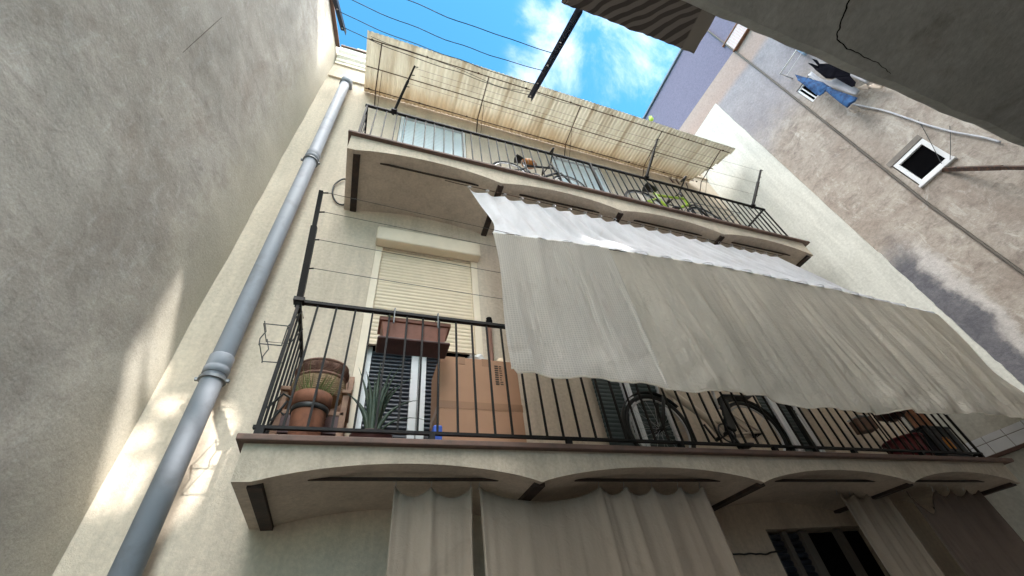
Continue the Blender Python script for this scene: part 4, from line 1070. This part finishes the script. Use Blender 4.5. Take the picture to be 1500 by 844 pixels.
def slabfn():
    m = MB(); n = 120; x0, x1 = -.3, XW - .005; zb, zt = 1.20, 1.36
    ys = [.062 + .010 * nz(x * 5, 1) + .006 * nz(x * 21, 4) for x in [x0 + (x1 - x0) * i / n for i in range(n + 1)]]
    xs = [x0 + (x1 - x0) * i / n for i in range(n + 1)]
    k = 6
    for j in range(n + 1):
        x, y = xs[j], ys[j]
        m.v += [Vector((x, TY, zb)), Vector((x, y - .02, zb)), Vector((x, y, zb + .02 + .006 * nz(x * 15, 2))), Vector((x, y, zt)), Vector((x, TY, zt))]
    for j in range(n):
        for i in range(5):
            i2 = (i + 1) % 5; m.f.append((j * 5 + i, (j + 1) * 5 + i, (j + 1) * 5 + i2, j * 5 + i2))
    m.f += [tuple(range(5)), tuple(range(n * 5, n * 5 + 5))[::-1]]
    return m
sl = slabfn().build('balcony_slab', M['concrete'], rear)
for x in (.4, 3.3, 6.2): MB().box(x - .09, x + .09, RY + .012, TY - .002, 1.205, 1.35).build('carrying_beam', M['rear'], rear)
MB().box(-.28, XW - .006, -1.75, -1.45, ZG, 1.203).build('low_light_blocker', M['curtain_dark'], rear)  # unseen dark block added to cut low light from the front
# crack in the soffit
def on_slab(px, py): w = ray(px, py); return w * (1.199 / w.z)
ck_ = MB(); pts = []
key = [(1246, -6), (1240, 12), (1230, 36), (1226, 58), (1240, 70), (1258, 79), (1276, 88), (1296, 99), (1306, 110)]
for i in range(len(key) - 1):
    for q in range(6):
        t = q / 6; x = key[i][0] + (key[i + 1][0] - key[i][0]) * t; y = key[i][1] + (key[i + 1][1] - key[i][1]) * t
        pts.append(on_slab(x + 3.2 * nz((i + t) * 2.1, 3), y + 3.2 * nz((i + t) * 2.1, 8)))
vs = []
for i, p in enumerate(pts):
    t = i / len(pts); w = (.0015 * (1 - t) + .0005) * (1 + .6 * nz(i * .7, 5)); d = (pts[min(i + 1, len(pts) - 1)] - pts[max(i - 1, 0)]); d.z = 0; d.normalize(); a = Vector((-d.y, d.x, 0))
    vs += [p + a * w, p - a * w]
ck_.add(vs, [(2 * i, 2 * i + 1, 2 * i + 3, 2 * i + 2) for i in range(len(pts) - 1)])
ck_.build('crack', M['dark'], sl, solid=.0012)
# zebra cloth on the balcony above
zc = thing('zebra_cloth', 'dark zebra striped cloth stretched overhead at the top of the view', 'cloth', (1.8, .5, 4.2))
def zfn(u, v):
    x = 1.12 + (2.545 - 1.12) * u; y = -.45 + (.548 + .45) * v
    return (x + .012 * nz(v * 6, 3), y + (.014 * nz(u * 9, 5) + .006 * nz(u * 30, 1)) * (v > .9), 4.2 + .02 * nz(u * 4, v * 4, 2) + .008 * nz(u * 14, v * 12, 4))
MB().grid(90, 60, zfn).build('fabric', M['zebra'], zc, smooth=True, solid=.004)
MB().box(1.10, 2.55, .40, .44, 4.235, 4.275).build('support_rail', M['iron'], zc)
for x in (1.2, 2.45): MB().tube([(x, -.5, 1.36), (x, -.5, 4.2), (x, -.44, 4.255), (x, .40, 4.255)], .02, 8).build('support_arm', M['iron'], zc)
# angle-iron clothes arms with wires between them
def arm(label, a, b, anchor):
    t = thing('clothes_bracket', label, 'clothes bracket', a, 'angle iron clothes arms')
    a, b = Vector(a), Vector(b); d = (b - a).normalized(); s = d.cross(Vector((1, 0, 0))).normalized()
    MB().bar(a, b, .055, .006, s).build('flange', M['armblue'], t); MB().bar(a + Vector((.03, 0, 0)) + s * .02, b + Vector((.03, 0, 0)) + s * .02, .006, .045, s).build('web', M['armblue'], t)
    for k in (.30, .55, .78, .97): MB().tube([a.lerp(b, k) - s * .006, a.lerp(b, k) + s * .006], .011, 10).build('bolt', M['white'], t)
    if anchor: MB().bar(anchor, a, .05, .05).build('wall_fixing', M['armblue'], t)
    return a, b
a1, b1 = arm('dark blue angle iron arm reaching over the sky from the zebra cloth', (1.302, .535, 4.23), (1.445, 1.775, 5.375), (1.302, .42, 4.29))
a2, b2 = arm('dark blue angle iron arm at the top of the left wall', (-.965, .50, 4.42), (-.842, 1.73, 5.585), (lx(.5) + .005, .5, 4.42))
for k, l in zip((.42, .62, .80, .96), ('clothes wire across the sky nearest the zebra cloth', 'clothes wire across the sky, second from the zebra cloth', 'clothes wire across the sky, third from the zebra cloth', 'clothes wire across the sky nearest the canopy')):
    wire(l, a2.lerp(b2, k), a1.lerp(b1, k), .10 + .12 * ((k * 37) % 1), .004, 'blackwire', 'clothes wires across the sky', wob=.09)

# ------------------------------------------------------------------ sky, sun
w = bpy.data.worlds.new('World'); sc.world = w; w.use_nodes = True; nt = w.node_tree
bgn = nt.nodes['Background']
sky = N(nt, 'ShaderNodeTexSky', sky_type='NISHITA', sun_disc=False)
sv = -SUN
sky.sun_elevation = math.asin(sv.z); sky.sun_rotation = math.atan2(sv.x, sv.y); sky.altitude = 100; sky.air_density = 1.0; sky.dust_density = .6; sky.ozone_density = 2.5
tc = N(nt, 'ShaderNodeTexCoord'); V_ = tc.outputs['Generated']
sx = N(nt, 'ShaderNodeSeparateXYZ'); nt.links.new(V_, sx.inputs[0])
def dotv(d):
    n = N(nt, 'ShaderNodeVectorMath', operation='DOT_PRODUCT'); nt.links.new(V_, n.inputs[0]); n.inputs[1].default_value = Vector(d).normalized(); return n.outputs['Value']
cl = nse(nt, V_, 5.0, 12, .62, .35)
# broken cloud ahead, bright fill added to the unseen sky behind and overhead
near = step(nt, dotv(ray(880, 95)), math.cos(R(13)), math.cos(R(1)))
puff = mth(nt, 'MULTIPLY', step(nt, mth(nt, 'ADD', cl, mth(nt, 'MULTIPLY', near, .20)), .54, .86), step(nt, near, 0.0, .25))
sky_fill = step(nt, mth(nt, 'ADD', sx.outputs['Y'], mth(nt, 'MULTIPLY', mth(nt, 'SUBTRACT', cl, .5), .12)), .06, -.05)
SKY_BLUE, CLOUD, SKY_FILL = 1.0, 8.0, 50.0
blue = mix(nt, 1.0, sky.outputs[0], (.72, 1.75, 1.80), 'MULTIPLY')
c = mix(nt, mth(nt, 'MULTIPLY', puff, .62), blue, (CLOUD * .95, CLOUD * .98, CLOUD * 1.0))
sky_fill = mth(nt, 'MULTIPLY', sky_fill, mth(nt, 'MULTIPLY_ADD', step(nt, sx.outputs['Z'], .25, .75), .92, .08))
c = mix(nt, sky_fill, c, (SKY_FILL, SKY_FILL * .985, SKY_FILL * .96))
nt.links.new(c, bgn.inputs['Color']); bgn.inputs['Strength'].default_value = .08
L = bpy.data.lights.new('sun', 'SUN'); L.energy = 2.4; L.angle = R(.6); L.color = (1, .97, .92)
so = bpy.data.objects.new('sun', L); col.objects.link(so); so.rotation_euler = SUN.to_track_quat('-Z', 'Y').to_euler(); so.location = (2, -4, 8)

# ------------------------------------------------------------------ camera
cam = bpy.data.cameras.new('camera'); co = bpy.data.objects.new('camera', cam); col.objects.link(co); sc.camera = co
cam.sensor_width = 36; cam.sensor_fit = 'HORIZONTAL'; cam.lens = FPX / 1500 * 36; cam.clip_start = .05; cam.clip_end = 500
m3 = Matrix((CAMX, -CAMD, -CAMF)).transposed(); co.matrix_world = m3.to_4x4()
sc.render.engine = 'CYCLES'; sc.cycles.use_denoising = True
sc.cycles.max_bounces = 10; sc.cycles.diffuse_bounces = 6; sc.cycles.sample_clamp_indirect = 6
vs_ = sc.view_settings; vs_.view_transform = 'Standard'; vs_.look = 'None'; vs_.gamma = 1; vs_.use_curve_mapping = False; vs_.exposure = 1.88
